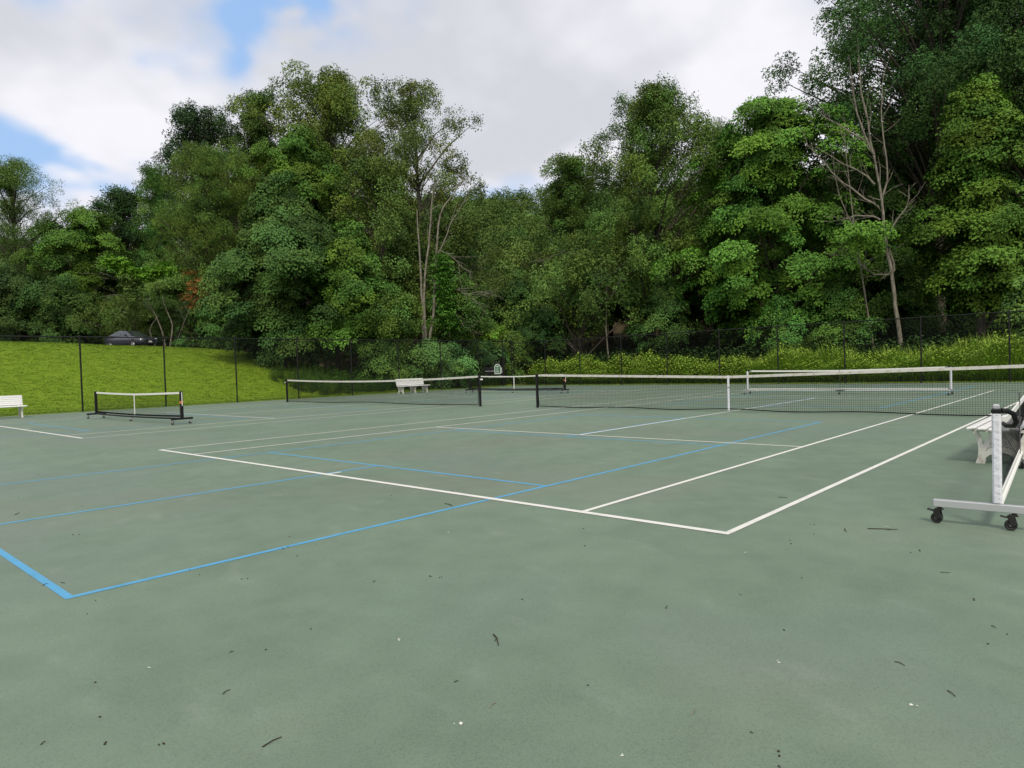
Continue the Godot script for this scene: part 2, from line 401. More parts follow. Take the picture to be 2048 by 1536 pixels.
func bump_tex(n: FastNoiseLite, size: int, strength: float) -> NoiseTexture2D:
	var t := NoiseTexture2D.new()
	t.width = size; t.height = size
	t.seamless = true
	t.noise = n
	t.as_normal_map = true
	t.bump_strength = strength
	return t

# ------------------------------------------------------------------ the lie of the land
func sm(a: float, b: float, x: float) -> float:
	return smoothstep(a, b, x)

func land(x: float, y: float) -> float:
	var p: float = PZ[PZ.size() - 1]
	if y <= PY[0]: p = PZ[0]
	else:
		for i in PY.size() - 1:
			if y < PY[i + 1]:
				p = lerpf(PZ[i], PZ[i + 1], (y - PY[i]) / (PY[i + 1] - PY[i]))
				break
	var far := Vector2(x + 8.0, y - 10.0).length()
	return p * sm(26.3, 45.0, -x) + 0.18 * sm(46.5, 51.0, -x) * sm(25.0, 20.0, y) + sm(36.0, 70.0, y) * 2.5 + 47.0 * sm(80.0, 230.0, far) * (0.55 + 0.45 * sm(50.0, 110.0, y))

func sheet(xs: Array, ys: Array, lift: float, uv: float = 0.0) -> ArrayMesh:
	var st := SurfaceTool.new()
	st.begin(Mesh.PRIMITIVE_TRIANGLES)
	st.set_smooth_group(0)
	for y in ys:
		for x in xs:
			st.set_uv(Vector2(x, y) * uv)
			st.add_vertex(w(x, y, land(x, y) + lift))
	var n := xs.size()
	for j in ys.size() - 1:
		for i in n - 1:
			var a := j * n + i
			for k in [a, a + n, a + 1, a + 1, a + n, a + n + 1]: st.add_index(k)
	st.generate_normals()
	return st.commit()

func steps(a: float, b: float, d: float) -> Array:
	var out := []
	var n := int(ceil((b - a) / d))
	for i in n + 1: out.append(lerpf(a, b, float(i) / n))
	return out

# ------------------------------------------------------------------ camera, sky, sun
func make_camera() -> void:
	var cam := Camera3D.new()
	cam.name = "camera"
	add_child(cam)
	var yaw := -0.73989; var pitch := -0.02438; var roll := -0.03112
	var fw := Vector3(sin(yaw) * cos(pitch), sin(pitch), -cos(yaw) * cos(pitch))
	var r := Vector3(cos(yaw), 0, sin(yaw))
	var u := r.cross(fw)
	var r2 := r * cos(roll) + u * sin(roll)
	var u2 := u * cos(roll) - r * sin(roll)
	cam.transform = Transform3D(Basis(r2, u2, -fw), w(7.81282, -4.92921, 1.31867))
	cam.fov = 58.38256
	cam.near = 0.05
	cam.far = 1200.0
	cam.current = true

func make_sky() -> void:
	var W := 1536
	var HH := 768
	var data := PackedFloat32Array()
	data.resize(W * HH * 3)
	var big := noise(0.55, 5, 21)
	var fine := noise(1.6, 5, 5)
	var tone := noise(0.5, 4, 33)
	var warp := noise(0.9, 3, 8)
	# openings in the cloud: azimuth, elevation, half width, half height (degrees), depth
	var gaps := [[-60.5, 26.8, 3.6, 2.0, 1.0], [-62.3, 23.6, 1.3, 1.5, 0.8], [-56.5, 26.5, 2.6, 1.6, 0.8], [-75.0, 15.2, 5.5, 1.3, 1.0], [-79.0, 16.8, 4.0, 1.2, 0.7], [-78.0, 13.0, 8.0, 1.1, 0.8], [-76.5, 25.5, 2.5, 1.6, 0.65], [-43.5, 13.0, 7.0, 2.0, 0.8], [-68.0, 22.5, 2.5, 1.2, 0.35]]
	for j in HH:
		var el := 90.0 - 180.0 * (j + 0.5) / HH
		for i in W:
			var o := (j * W + i) * 3
			if el < -8.0:
				data[o] = 0.12; data[o + 1] = 0.13; data[o + 2] = 0.11
				continue
			var az := 360.0 * (i + 0.5) / W
			if az > 180.0: az -= 360.0
			var e := deg_to_rad(maxf(el, -1.0))
			var a := deg_to_rad(az)
			var s := 1.0 / (sin(e) + 0.22)
			var q := Vector2(sin(a), cos(a)) * cos(e) * s
			var wx := warp.get_noise_2d(q.x * 1.3, q.y * 1.3) * 0.35
			var c := 0.72 + 0.5 * big.get_noise_2d(q.x + wx, q.y - wx) + 0.28 * fine.get_noise_2d(q.x, q.y)
			for g in gaps:
				var dx: float = (az - g[0] + wx * 5.0) / g[2]; var dy: float = (el - g[1] + wx * 2.5) / g[3]
				var k := dx * dx + dy * dy
				if k < 6.0: c -= g[4] * exp(-k) * (0.75 + 1.1 * fine.get_noise_2d(q.x * 2.6, q.y * 2.6) + 0.8 * big.get_noise_2d(q.x * 3.0 + 9.0, q.y * 3.0))
			c += 0.22 * fine.get_noise_2d(q.x * 3.5 + 5.0, q.y * 3.5)
			var cover := smoothstep(-0.15, 0.7, c)
			var t := clampf(tone.get_noise_2d(q.x * 1.1 + 3.0, q.y * 1.1 + wx) * 1.6 + 0.62 - 0.25 * big.get_noise_2d(q.x * 2.2, q.y * 2.2), 0.0, 1.0)
			t = clampf(t + 0.35 * fine.get_noise_2d(q.x * 1.7 + 11.0, q.y * 1.7) + 0.2 * fine.get_noise_2d(q.x * 5.0, q.y * 5.0 + 4.0), 0.0, 1.0)
			var cloud := Vector3(0.535, 0.545, 0.59).lerp(Vector3(0.75, 0.745, 0.79), t)
			var up := clampf(el / 50.0, 0.0, 1.0)
			var blue := Vector3(0.36, 0.53, 0.78).lerp(Vector3(0.20, 0.35, 0.64), up)
			var v := blue.lerp(cloud, cover)
			data[o] = v.x; data[o + 1] = v.y; data[o + 2] = v.z
	var img := Image.create_from_data(W, HH, false, Image.FORMAT_RGBF, data.to_byte_array())
	var pano := PanoramaSkyMaterial.new()
	pano.panorama = ImageTexture.create_from_image(img)
	var sky := Sky.new()
	sky.sky_material = pano
	var env := Environment.new()
	env.background_mode = Environment.BG_SKY
	env.sky = sky
	env.tonemap_mode = Environment.TONE_MAPPER_LINEAR
	env.tonemap_exposure = 1.25
	env.sdfgi_enabled = true
	env.ssao_enabled = true
	env.ssil_enabled = true
	var we := WorldEnvironment.new()
	we.name = "world_environment"
	we.environment = env
	add_child(we)
	var sun := DirectionalLight3D.new()
	sun.name = "sun"
	sun.light_color = Color(1.0, 0.96, 0.88)
	sun.light_energy = 0.6
	sun.light_angular_distance = 12.0
	sun.shadow_enabled = true
	add_child(sun)
	sun.look_at_from_position(Vector3.ZERO, -Vector3(0.46, 0.76, 0.46).normalized(), Vector3.UP)

func make_materials() -> void:
	M.white_line = mat(Color(0.72, 0.72, 0.68), 0.75)
	M.blue_line = mat(Color(0.085, 0.34, 0.58), 0.7)
	for k in ["white_line", "blue_line"]:
		var m: StandardMaterial3D = M[k]
		m.albedo_texture = ramp_tex(noise(0.012, 4, 9), 512, [[0.0, Color(0.8, 0.82, 0.8)], [0.35, Color(0.95, 0.95, 0.95)], [1.0, Color(1, 1, 1)]])
		m.uv1_triplanar = true
		m.uv1_world_triplanar = true
		m.uv1_scale = Vector3.ONE * 0.6
	M.black = mat(Color(0.01, 0.01, 0.012), 0.55, 0.0, 0.35)
	M.black_cord = mat(Color(0.01, 0.01, 0.012), 0.85, 0.0, 0.25)
	M.fence = mat(Color(0.012, 0.013, 0.013), 0.6, 0.0, 0.35)
	M.white_tape = mat(Color(0.78, 0.78, 0.76), 0.8)
	M.old_tape = mat(Color(0.62, 0.61, 0.57), 0.85)
	M.old_tape.albedo_texture = ramp_tex(noise(0.02, 4, 19), 256, [[0.0, Color(0.7, 0.68, 0.62)], [0.5, Color(1, 1, 1)], [1.0, Color(1, 1, 1)]])
	M.old_tape.uv1_triplanar = true
	M.bench = mat(Color(0.80, 0.80, 0.80), 0.45)
	M.bench_leg = mat(Color(0.66, 0.65, 0.60), 0.5)
	M.bench_leg.albedo_texture = ramp_tex(noise(0.02, 4, 12), 256, [[0.0, Color(0.62, 0.6, 0.54)], [0.45, Color(1, 1, 1)], [1.0, Color(1, 1, 1)]])
	M.bench_leg.uv1_triplanar = true
	M.sleeve = mat(Color(0.72, 0.73, 0.80), 0.85)
	M.sleeve.normal_enabled = true
	M.sleeve.normal_texture = bump_tex(noise(0.03, 3, 4), 256, 4.0)
	M.sleeve.uv1_triplanar = true
	M.sleeve.uv1_scale = Vector3.ONE * 2.5
	M.alu = mat(Color(0.60, 0.61, 0.64), 0.42, 0.55)
	M.steel = mat(Color(0.55, 0.55, 0.55), 0.3, 0.9)
	M.rubber = mat(Color(0.012, 0.012, 0.012), 0.55)
	M.grey_plastic = mat(Color(0.09, 0.09, 0.1), 0.5)
	M.orange = mat(Color(0.62, 0.18, 0.05), 0.6)
	M.sign_green = mat(Color(0.03, 0.16, 0.07), 0.5)
	M.sign_white = mat(Color(0.75, 0.77, 0.72), 0.55)
	M.paint = mat(Color(0.045, 0.05, 0.07), 0.28)
	M.paint.clearcoat_enabled = true
	M.paint.clearcoat = 1.0
	M.paint.clearcoat_roughness = 0.05
	M.truck_paint = mat(Color(0.012, 0.012, 0.015), 0.35)
	M.glass = mat(Color(0.05, 0.06, 0.07), 0.04, 0.35, 0.9)
	M.lamp = mat(Color(0.6, 0.62, 0.66), 0.15, 0.2)
	M.plate = mat(Color(0.75, 0.75, 0.73), 0.5)
	M.tail_red = mat(Color(0.35, 0.02, 0.02), 0.2)
	M.asphalt = mat(Color(0.06, 0.06, 0.062), 0.9)
	M.twig = mat(Color(0.035, 0.025, 0.018), 0.9)
	M.pale_twig = mat(Color(0.25, 0.24, 0.2), 0.9)
	M.splat = mat(Color(0.7, 0.7, 0.66), 0.8)
	M.bark = mat(Color(1, 1, 1), 0.95)
	M.bark.albedo_texture = ramp_tex(noise(0.02, 5, 2), 256, [[0.0, Color(0.035, 0.028, 0.02)], [0.5, Color(0.085, 0.07, 0.055)], [1.0, Color(0.17, 0.155, 0.125)]])
	M.bark.uv1_triplanar = true
	M.bark.uv1_scale = Vector3(1.6, 0.5, 1.6)
	M.pale_bark = mat(Color(1, 1, 1), 0.95)
	M.pale_bark.albedo_texture = ramp_tex(noise(0.018, 5, 6), 256, [[0.0, Color(0.07, 0.06, 0.045)], [0.45, Color(0.18, 0.16, 0.125)], [1.0, Color(0.36, 0.33, 0.28)]])
	M.pale_bark.uv1_triplanar = true
	M.pale_bark.uv1_scale = Vector3(1.2, 0.35, 1.2)
	M.leaf = mat(Color(1, 1, 1), 0.6, 0.0, 0.28)
	M.leaf.vertex_color_use_as_albedo = true
	M.leaf.backlight = Color(0.9, 1.0, 0.4)
	M.blade = mat(Color(1, 1, 1), 0.6, 0.0, 0.35)
	M.blade.vertex_color_use_as_albedo = true
	M.blade.backlight = Color(0.9, 1.0, 0.4)
	M.lawn = mat(Color(1, 1, 1), 0.95, 0.0, 0.2)
	M.lawn.albedo_texture = ramp_tex(noise(0.012, 6, 14), 1024, [[0.0, Color(0.125, 0.22, 0.014)], [0.4, Color(0.16, 0.26, 0.018)], [0.6, Color(0.17, 0.27, 0.02)], [1.0, Color(0.205, 0.295, 0.028)]])
	M.lawn.uv1_triplanar = true
	M.lawn.uv1_world_triplanar = true
	M.lawn.uv1_scale = Vector3.ONE * 0.085
	M.floor = mat(Color(1, 1, 1), 1.0, 0.0, 0.2)
	M.floor.albedo_texture = ramp_tex(noise(0.012, 5, 17), 512, [[0.0, Color(0.05, 0.038, 0.024)], [0.5, Color(0.085, 0.065, 0.04)], [1.0, Color(0.08, 0.095, 0.04)]])
	M.floor.uv1_triplanar = true
	M.floor.uv1_world_triplanar = true
	M.floor.uv1_scale = Vector3.ONE * 0.12

# ------------------------------------------------------------------ ground and court
func make_ground() -> void:
	var g := []
	for v in [-900.0, -500.0, -300.0, -240.0, -200.0, -165.0, -135.0, -110.0]: g.append(v)
	var ys := g.duplicate()
	g.append_array(steps(-100, 60, 2.5))
	ys.append_array(steps(-100, 100, 2.5))
	for v in [80.0, 110.0, 140.0, 180.0, 240.0, 320.0, 500.0, 900.0]: g.append(v)
	for v in [115.0, 130.0, 150.0, 175.0, 200.0, 240.0, 320.0, 500.0, 900.0]: ys.append(v)
	struct("ground", sheet(g, ys, -0.06), M.floor)
	struct("lawn", sheet(steps(-47.2, -25.1, 0.85), steps(-30, 34, 1.0), 0.0), M.lawn)
	struct("grass_verge", sheet(steps(-25.1, 20, 2.5), steps(31.45, 34.5, 0.6), -0.02), M.lawn)
	struct("parking_lot", sheet(steps(-57.5, -46.4, 1.0), steps(-30, 22, 1.0), 0.045), M.asphalt)
	grass_tufts()

func blade_tuft(n: int, hgt: float, spread: float, lean: float, width: float, sd: int) -> ArrayMesh:
	rng.seed = sd
	var st := SurfaceTool.new()
	st.begin(Mesh.PRIMITIVE_TRIANGLES)
	for i in n:
		var a := rng.randf() * TAU
		var b := Vector3(cos(a), 0, sin(a)) * spread * sqrt(rng.randf())
		var d := Vector3(cos(a + rng.randf_range(-1, 1)), 0, sin(a + rng.randf_range(-1, 1)))
		var h := hgt * rng.randf_range(0.55, 1.0)
		var s := Vector3(-d.z, 0, d.x) * width
		var m := b + d * lean * h * 0.35 + Vector3.UP * h * 0.6
		var t := b + d * lean * h + Vector3.UP * h * rng.randf_range(0.8, 1.0)
		for tri in [[b - s, m - s, m + s], [b - s, m + s, b + s], [m - s, t, m + s]]:
			var g: Vector3 = (tri[2] - tri[0]).cross(tri[1] - tri[0]).normalized()
			var flip := g.y < 0.0
			if flip: g = -g
			g = (g + Vector3.UP * 0.6).normalized()
			for k in [0, 2, 1] if flip else [0, 1, 2]:
				st.set_normal(g); st.add_vertex(tri[k])
	return st.commit()

func scatter(called: String, mesh: Mesh, mt: Material, xfs: Array, cols: Array, parent: Node = null) -> MultiMeshInstance3D:
	var mm := MultiMesh.new()
	mm.transform_format = MultiMesh.TRANSFORM_3D
	mm.use_colors = true
	mm.mesh = mesh
	mm.instance_count = xfs.size()
	for i in xfs.size():
		mm.set_instance_transform(i, xfs[i])
		mm.set_instance_color(i, cols[i])
	var o := MultiMeshInstance3D.new()
	o.name = called if parent else numbered(called)
	o.multimesh = mm
	o.material_override = mt
	(parent if parent else self).add_child(o, true)
	return o

func grass_tufts() -> void:
	var tuft := blade_tuft(9, 0.04, 0.14, 0.6, 0.005, 3)
	var xfs := []; var cols := []
	rng.seed = 31
	var dry := noise(0.25, 3, 44)
	for i in 62000:
		var x := -25.25 - 21.5 * rng.randf()
		var y := rng.randf_range(-4.0, 31.0)
		if i > 56000:
			x = rng.randf_range(-25, 10); y = rng.randf_range(31.6, 33.6)
		var s := rng.randf_range(0.8, 1.5)
		xfs.append(Transform3D(Basis(Vector3.UP, rng.randf() * TAU).scaled(Vector3(s, s * rng.randf_range(0.7, 1.3), s)), w(x, y, land(x, y) - 0.005)))
		var t := clampf(dry.get_noise_2d(x, y) * 1.2 + rng.randf_range(0.2, 0.8), 0, 1)
		cols.append(Color(0.165, 0.265, 0.017).lerp(Color(0.215, 0.31, 0.026), t))
	var o := scatter("grass", tuft, M.blade, xfs, cols)
	tag(o, "short yellow green mown grass on the bank behind the fence", "grass", "", "stuff")

func make_court() -> void:
	var x0 := -25.1; var x1 := 15.0; var y0 := -13.0; var y1 := 31.45
	var N := 1024
	var img := Image.create(N, N, false, Image.FORMAT_RGB8)
	var a := noise(0.16, 4, 51); var b := noise(0.45, 5, 52); var c := noise(2.4, 4, 53); var d := noise(0.09, 3, 54)
	for j in N:
		for i in N:
			var x := lerpf(x0, x1, (i + 0.5) / N); var y := lerpf(y0, y1, (j + 0.5) / N)
			var u := a.get_noise_2d(x, y); var v := b.get_noise_2d(x * 1.7 + y * 0.3, y); var f := c.get_noise_2d(x, y)
			var k := 1.0 + 0.11 * u + 0.12 * v + 0.12 * f
			var col := Vector3(0.158, 0.225, 0.160) * k
			# browner and bluer areas where the coating has weathered
			var br := smoothstep(0.12, 0.5, d.get_noise_2d(x * 1.4, y * 1.4 + 40.0) + 0.35 * v)
			col = col.lerp(Vector3(0.185, 0.195, 0.155), br * 0.32)
			var bl := smoothstep(0.1, 0.5, d.get_noise_2d(x * 1.9 + 70.0, y * 1.9) + 0.3 * v)
			col = col.lerp(Vector3(0.150, 0.205, 0.175), bl * 0.4)
			# pale rubbed streaks
			var ru := smoothstep(0.33, 0.7, c.get_noise_2d(x * 0.35 - y * 0.25 + 20.0, y * 1.1 + x * 0.4))
			col = col.lerp(Vector3(0.27, 0.32, 0.27), ru * 0.25)
			img.set_pixel(i, j, Color(col.x, col.y, col.z).linear_to_srgb())
	var m := mat(Color(1, 1, 1), 0.62, 0.0, 0.45)
	m.albedo_texture = ImageTexture.create_from_image(img)
	m.detail_enabled = true
	m.detail_blend_mode = BaseMaterial3D.BLEND_MODE_MUL
	m.detail_uv_layer = BaseMaterial3D.DETAIL_UV_2
	m.detail_albedo = ramp_tex(noise(0.33, 3, 77, FastNoiseLite.TYPE_VALUE), 1024, [[0.0, Color(0.62, 0.63, 0.62)], [0.45, Color(0.92, 0.92, 0.92)], [0.7, Color(1, 1, 1)], [1.0, Color(1.0, 1.0, 1.0)]])
	m.uv2_triplanar = true
	m.uv2_world_triplanar = true
	m.uv2_scale = Vector3.ONE * 0.62
	var st := SurfaceTool.new()
	st.begin(Mesh.PRIMITIVE_TRIANGLES)
	var corners := [[x0, y0, 0, 0], [x1, y0, 1, 0], [x1, y1, 1, 1], [x0, y1, 0, 1]]
	for k in [0, 3, 1, 1, 3, 2]:
		var q: Array = corners[k]
		st.set_normal(Vector3.UP); st.set_uv(Vector2(q[2], q[3])); st.add_vertex(w(q[0], q[1], 0.0))
	# the edge of the slab
	for e in [[0, 3], [3, 2], [2, 1], [1, 0]]:
		var p: Array = corners[e[0]]; var q: Array = corners[e[1]]
		var P := w(p[0], p[1]); var Q := w(q[0], q[1]); var dn := Vector3(0, -0.15, 0)
		var nn := (Q - P).cross(Vector3.UP).normalized()
		for v in [P, P + dn, Q, Q, P + dn, Q + dn]:
			st.set_normal(nn); st.set_uv(Vector2(p[2], p[3])); st.add_vertex(v)
	var court := struct("court", st.commit(), m)
	for cx in [0.0, -15.5]:
		tennis_lines(court, cx)
		for cy in [3.0, 20.8]: pickle_lines(court, cx - 0.06, cy)

func line(court: Node, called: String, a: Vector2, b: Vector2, wd: float, mt: Material, lift: float) -> void:
	var n := Vector2(-(b - a).y, (b - a).x).normalized() * wd * 0.5
	var st := SurfaceTool.new()
	st.begin(Mesh.PRIMITIVE_TRIANGLES)
	var q := [a + n, b + n, b - n, a - n]
	var tri := [0, 1, 2, 0, 2, 3]
	for k in tri:
		st.set_normal(Vector3.UP); st.add_vertex(w(q[k].x, q[k].y, lift))
	put(called, st.commit(), mt, court)

func tennis_lines(court: Node, cx: float) -> void:
	var Lw := func(x0, y0, x1, y1, wd = 0.055): line(court, "white_line", Vector2(cx + x0, y0), Vector2(cx + x1, y1), wd, M.white_line, 0.004)
	Lw.call(-5.51, 0.0, 5.51, 0.0, 0.075)
	Lw.call(-5.51, 23.77, 5.51, 23.77, 0.075)
	for s in [-1.0, 1.0]:
		Lw.call(5.485 * s, 0.04, 5.485 * s, 23.73)
		Lw.call(4.115 * s, 0.04, 4.115 * s, 5.455)
		Lw.call(4.115 * s, 5.515, 4.115 * s, 18.255)
		Lw.call(4.115 * s, 18.315, 4.115 * s, 23.73)
	for y in [5.485, 18.285]: Lw.call(-4.14, y, 4.14, y)
	Lw.call(0, 5.515, 0, 18.255)
	Lw.call(0, 0.04, 0, 0.22); Lw.call(0, 23.55, 0, 23.73)

func pickle_lines(court: Node, cx: float, cy: float) -> void:
	var Lb := func(x0, y0, x1, y1): line(court, "blue_line", Vector2(cx + x0, cy + y0), Vector2(cx + x1, cy + y1), 0.052, M.blue_line, 0.002)
	for s in [-1.0, 1.0]:
		Lb.call(3.05 * s, -6.73, 3.05 * s, 6.73)
		Lb.call(-3.024, 6.705 * s, 3.024, 6.705 * s)
		Lb.call(-3.024, 2.135 * s, 3.024, 2.135 * s)
		Lb.call(0, 2.161 * s, 0, 6.679 * s)

func make_litter() -> void:
	rng.seed = 12
	for k in TWIGS.size():
		var t: Array = TWIGS[k]
		var a := w(t[0], t[1], 0.007); var b := w(t[2], t[3], 0.007)
		var d := b - a
		var L := d.length()
		var side := Vector3(-d.z, 0, d.x).normalized()
		var m := d * rng.randf_range(0.4, 0.6) + side * L * rng.randf_range(-0.12, 0.12)
		var r := clampf(L * 0.035, 0.0022, 0.0038)
		var st := begin()
		tube(st, [Vector3(0, r - 0.007, 0), m + Vector3(0, r - 0.004, 0), d + Vector3(0, r - 0.007, 0)], r, r * 0.6, 5)
		if L > 0.1: tube(st, [m + Vector3(0, r - 0.004, 0), m + d * 0.2 + side * L * 0.12 + Vector3(0, r - 0.006, 0)], r * 0.6, r * 0.4, 4)
		var pale := k in [8, 19]
		var o := put("twig", done(st), M.pale_twig if pale else M.twig, null, Transform3D(Basis(), a + Vector3(0, 0.0, 0)))
		if pale: tag(o, "short pale grey twig lying on the green court", "twig", "pale twigs on the court")
		elif L > 0.18: tag(o, "longest dark twig on the court by the wheeled white net", "twig")
		else: tag(o, "short dark twig lying on the green court", "twig", "dark twigs on the court")
	var st2 := begin()
	for c in CRUMBS:
		for q in 1 if rng.randf() < 0.7 else 2:
			var p := w(c[0] + rng.randf_range(-0.01, 0.01) * q * 3, c[1] + rng.randf_range(-0.01, 0.01) * q * 3, 0.0026)
			bbox(st2, p, Vector3(rng.randf_range(0.006, 0.012), 0.005, rng.randf_range(0.004, 0.008)), 0.0015, Basis(Vector3.UP, rng.randf() * TAU))
	for i in 60:
		var p := w(rng.randf_range(-9, 9), rng.randf_range(-4.5, 9), 0.003)
		bbox(st2, p, Vector3(rng.randf_range(0.006, 0.016), 0.005, rng.randf_range(0.004, 0.008)), 0.0015, Basis(Vector3.UP, rng.randf() * TAU))
	var cr := put("bark_crumbs", done(st2), M.twig)
	tag(cr, "small dark bark crumbs and seeds strewn over the court", "debris", "", "stuff")
	var st3 := begin()
	for s in SPLATS:
		for q in 3:
			var c0 := w(s[0] + rng.randf_range(-0.02, 0.02) * q * 0.5, s[1] + rng.randf_range(-0.02, 0.02) * q * 0.5, 0.0022 + 0.0004 * q)
			var pts := []
			var rr := rng.randf_range(0.003, 0.008) * (1.0 if q == 0 else 0.6)
			for k in 7:
				var an := TAU * k / 7
				pts.append(c0 + Vector3(cos(an), 0, sin(an)) * rr * rng.randf_range(0.6, 1.3))
			face(st3, pts, c0 - Vector3.UP)
	var sp := put("white_droppings", done(st3), M.splat)
	tag(sp, "small white splashes dried on the court", "droppings", "", "stuff")

# ------------------------------------------------------------------ fence
func chain_link(st: SurfaceTool, a: Vector3, b: Vector3, h0: float, h1: float) -> void:
	# two sets of sloping wires between the points a and b on the ground
	var L := a.distance_to(b); var d := (b - a) / L
	var hh := h1 - h0
	var nrm := d.cross(Vector3.UP) * 0.003
	var n := int((L + hh) / 0.068)
	for s in [0, 1]:
		for i in n + 1:
			var u := -hh + i * 0.068
			var u0 := u; var v0 := 0.0; var u1 := u + hh; var v1 := hh
			if u0 < 0.0: v0 = -u0; u0 = 0.0
			if u1 > L: v1 -= u1 - L; u1 = L
			if v1 - v0 < 0.02: continue
			if s == 1:
				u0 = L - u0; u1 = L - u1
			var p := a + d * u0 + Vector3.UP * (h0 + v0) + nrm * (1.0 if s == 0 else -1.0)
			var q := a + d * u1 + Vector3.UP * (h0 + v1) + nrm * (1.0 if s == 0 else -1.0)
			tube(st, [p, q], 0.0022, 0.0022, 3, false)

func fence(label: String, a: Vector3, d: Vector3, posts: Array, stops: Array) -> Node3D:
	# posts and mesh ends as distances along d
	var f := thing("chain_link_fence", label, "fence", a)
	for s in posts:
		var st := begin()
		tube(st, [d * s + Vector3(0, -0.1, 0), d * s + Vector3(0, 3.07, 0)], 0.035, 0.035, 8)
		tube(st, [d * s + Vector3(0, 3.07, 0), d * s + Vector3(0, 3.12, 0)], 0.040, 0.022, 8)
		put("post", done(st), M.fence, f)
	for k in stops.size():
		var e: Array = stops[k]
		put("top_rail", tube_mesh([d * e[0] + Vector3(0, 3.04, 0), d * e[1] + Vector3(0, 3.04, 0)], 0.024, 0.024), M.fence, f)
		put("tension_wire", tube_mesh([d * e[0] + Vector3(0, 0.06, 0), d * e[1] + Vector3(0, 0.06, 0)], 0.005, 0.005, 4), M.fence, f)
		var st := begin()
		chain_link(st, d * e[0], d * e[1], e[2] if e.size() > 2 else 0.04, 3.08)
		put("chain_link_mesh", done(st), M.fence, f)
	return f

func make_fences() -> void:
	# along the lawn: starts at y = -9, posts 3.37 m apart
	var ps := []
	for k in 13: ps.append(-9.23 + 3.375 * k + 9.23)
	var y0 := -9.23
	var last: float = ps[ps.size() - 1]
	var fl := fence("long black chain link fence between the court and the lawn bank", w(-25.2, y0), Vector3(0, 0, -1), ps, [])
	fl.scale.y = 1.04
	var ends := [0.0, 30.35 - y0, 31.5 - y0]
	for q in [[0.0, ends[1], 0.04], [ends[1], ends[2], 2.36]]:
		put("top_rail", tube_mesh([Vector3(0, 3.04, -q[0]), Vector3(0, 3.04, -q[1])], 0.024, 0.024), M.fence, fl)
		var st := begin()
		chain_link(st, Vector3(0, 0, -q[0]), Vector3(0, 0, -q[1]), q[2], 3.08)
		put("chain_link_mesh", done(st), M.fence, fl)
	put("tension_wire", tube_mesh([Vector3(0, 0.06, 0), Vector3(0, 0.06, -ends[1])], 0.005, 0.005, 4), M.fence, fl)
	put("post", tube_mesh([Vector3(0, -0.1, -ends[1]), Vector3(0, 3.12, -ends[1])], 0.045, 0.045), M.fence, fl)
	put("gate_header", tube_mesh([Vector3(0, 2.34, -ends[1]), Vector3(0, 2.34, -ends[2])], 0.024, 0.024), M.fence, fl)
	var rp := []
	for x in [-25.2, -22.29, -19.35, -16.12, -12.9, -9.6, -6.32, -3.0, 0.34, 3.69, 7.0, 10.3]: rp.append(x + 25.2)
	var fr := fence("long black chain link fence in front of the weeds and wood", w(-25.2, 31.5), Vector3(1, 0, 0), rp, [[0.0, 35.5]])
	put("middle_rail", tube_mesh([Vector3(0, 1.58, 0), Vector3(2.91, 1.58, 0)], 0.02, 0.02), M.fence, fr)
	# the gate leaf stands ajar, swung outwards
	var g := thing("gate", "narrow black chain link gate standing ajar at the fence corner", "gate", w(-25.26, 30.47), 0.55)
	var D := Vector3(0, 0, -1)
	for s in [0.0, 0.92]:
		put("upright", tube_mesh([D * s + Vector3(0, 0.06, 0), D * s + Vector3(0, 2.2, 0)], 0.022, 0.022), M.fence, g)
	for h in [0.08, 1.1, 2.18]:
		put("rail", tube_mesh([Vector3(0, h, 0), D * 0.92 + Vector3(0, h, 0)], 0.02, 0.02), M.fence, g)
	var st := begin()
	chain_link(st, Vector3.ZERO, D * 0.92, 0.08, 2.18)
	put("chain_link_mesh", done(st), M.fence, g)
	put("latch", box_mesh(Vector3(0.05, 0.12, 0.06), 0.008, D * 0.95 + Vector3(0, 1.15, 0)), M.steel, g)

func make_sign() -> void:
	var s := thing("sign", "small green arched notice with white border on the fence by the gate", "sign", w(-25.14, 29.72, 0.88))
	var outline := func(hw: float, hb: float, ht: float, ra: float) -> Array:
		var pts := [Vector2(-hw, hb), Vector2(hw, hb), Vector2(hw, ht - ra * 0.8)]
		for k in 9:
			var t := k / 8.0
			var a := PI * t
			pts.append(Vector2(cos(a) * hw * 0.72, ht - ra * 0.55 + sin(a) * ra * 0.55))
		pts.append(Vector2(-hw, ht - ra * 0.8))
		return pts
	var plate := func(pts: Array, x0: float, x1: float) -> ArrayMesh:
		var st := begin()
		var c := Vector3((x0 + x1) * 0.5, 0.3, 0)
		var fr := pts.map(func(p): return Vector3(x1, p.y, -p.x)); var bk := pts.map(func(p): return Vector3(x0, p.y, -p.x))
		face(st, fr, c); face(st, bk, c)
		for i in pts.size():
			var j: int = (i + 1) % pts.size()
			face(st, [fr[i], fr[j], bk[j], bk[i]], c)
		return done(st)
	put("border", plate.call(outline.call(0.31, 0.0, 0.70, 0.2), 0.0, 0.012), M.sign_white, s)
	put("panel", plate.call(outline.call(0.255, 0.055, 0.645, 0.17), 0.0125, 0.016), M.sign_green, s)
	var st := begin()
	bbox(st, Vector3(0.018, 0.53, 0.0), Vector3(0.004, 0.05, 0.30), 0.001)
	bbox(st, Vector3(0.018, 0.475, 0.01), Vector3(0.004, 0.03, 0.16), 0.001)
	put("emblem", done(st), M.sign_white, s)
	st = begin()
	for r in [[0.39, 0.34, 0.02], [0.335, 0.26, 0.06], [0.28, 0.30, 0.04], [0.22, 0.34, 0.02], [0.185, 0.36, 0.01], [0.15, 0.30, 0.04], [0.115, 0.34, 0.02]]:
		bbox(st, Vector3(0.018, r[0], r[2]), Vector3(0.004, 0.016, r[1]), 0.001)
	put("lettering", done(st), M.sign_white, s)

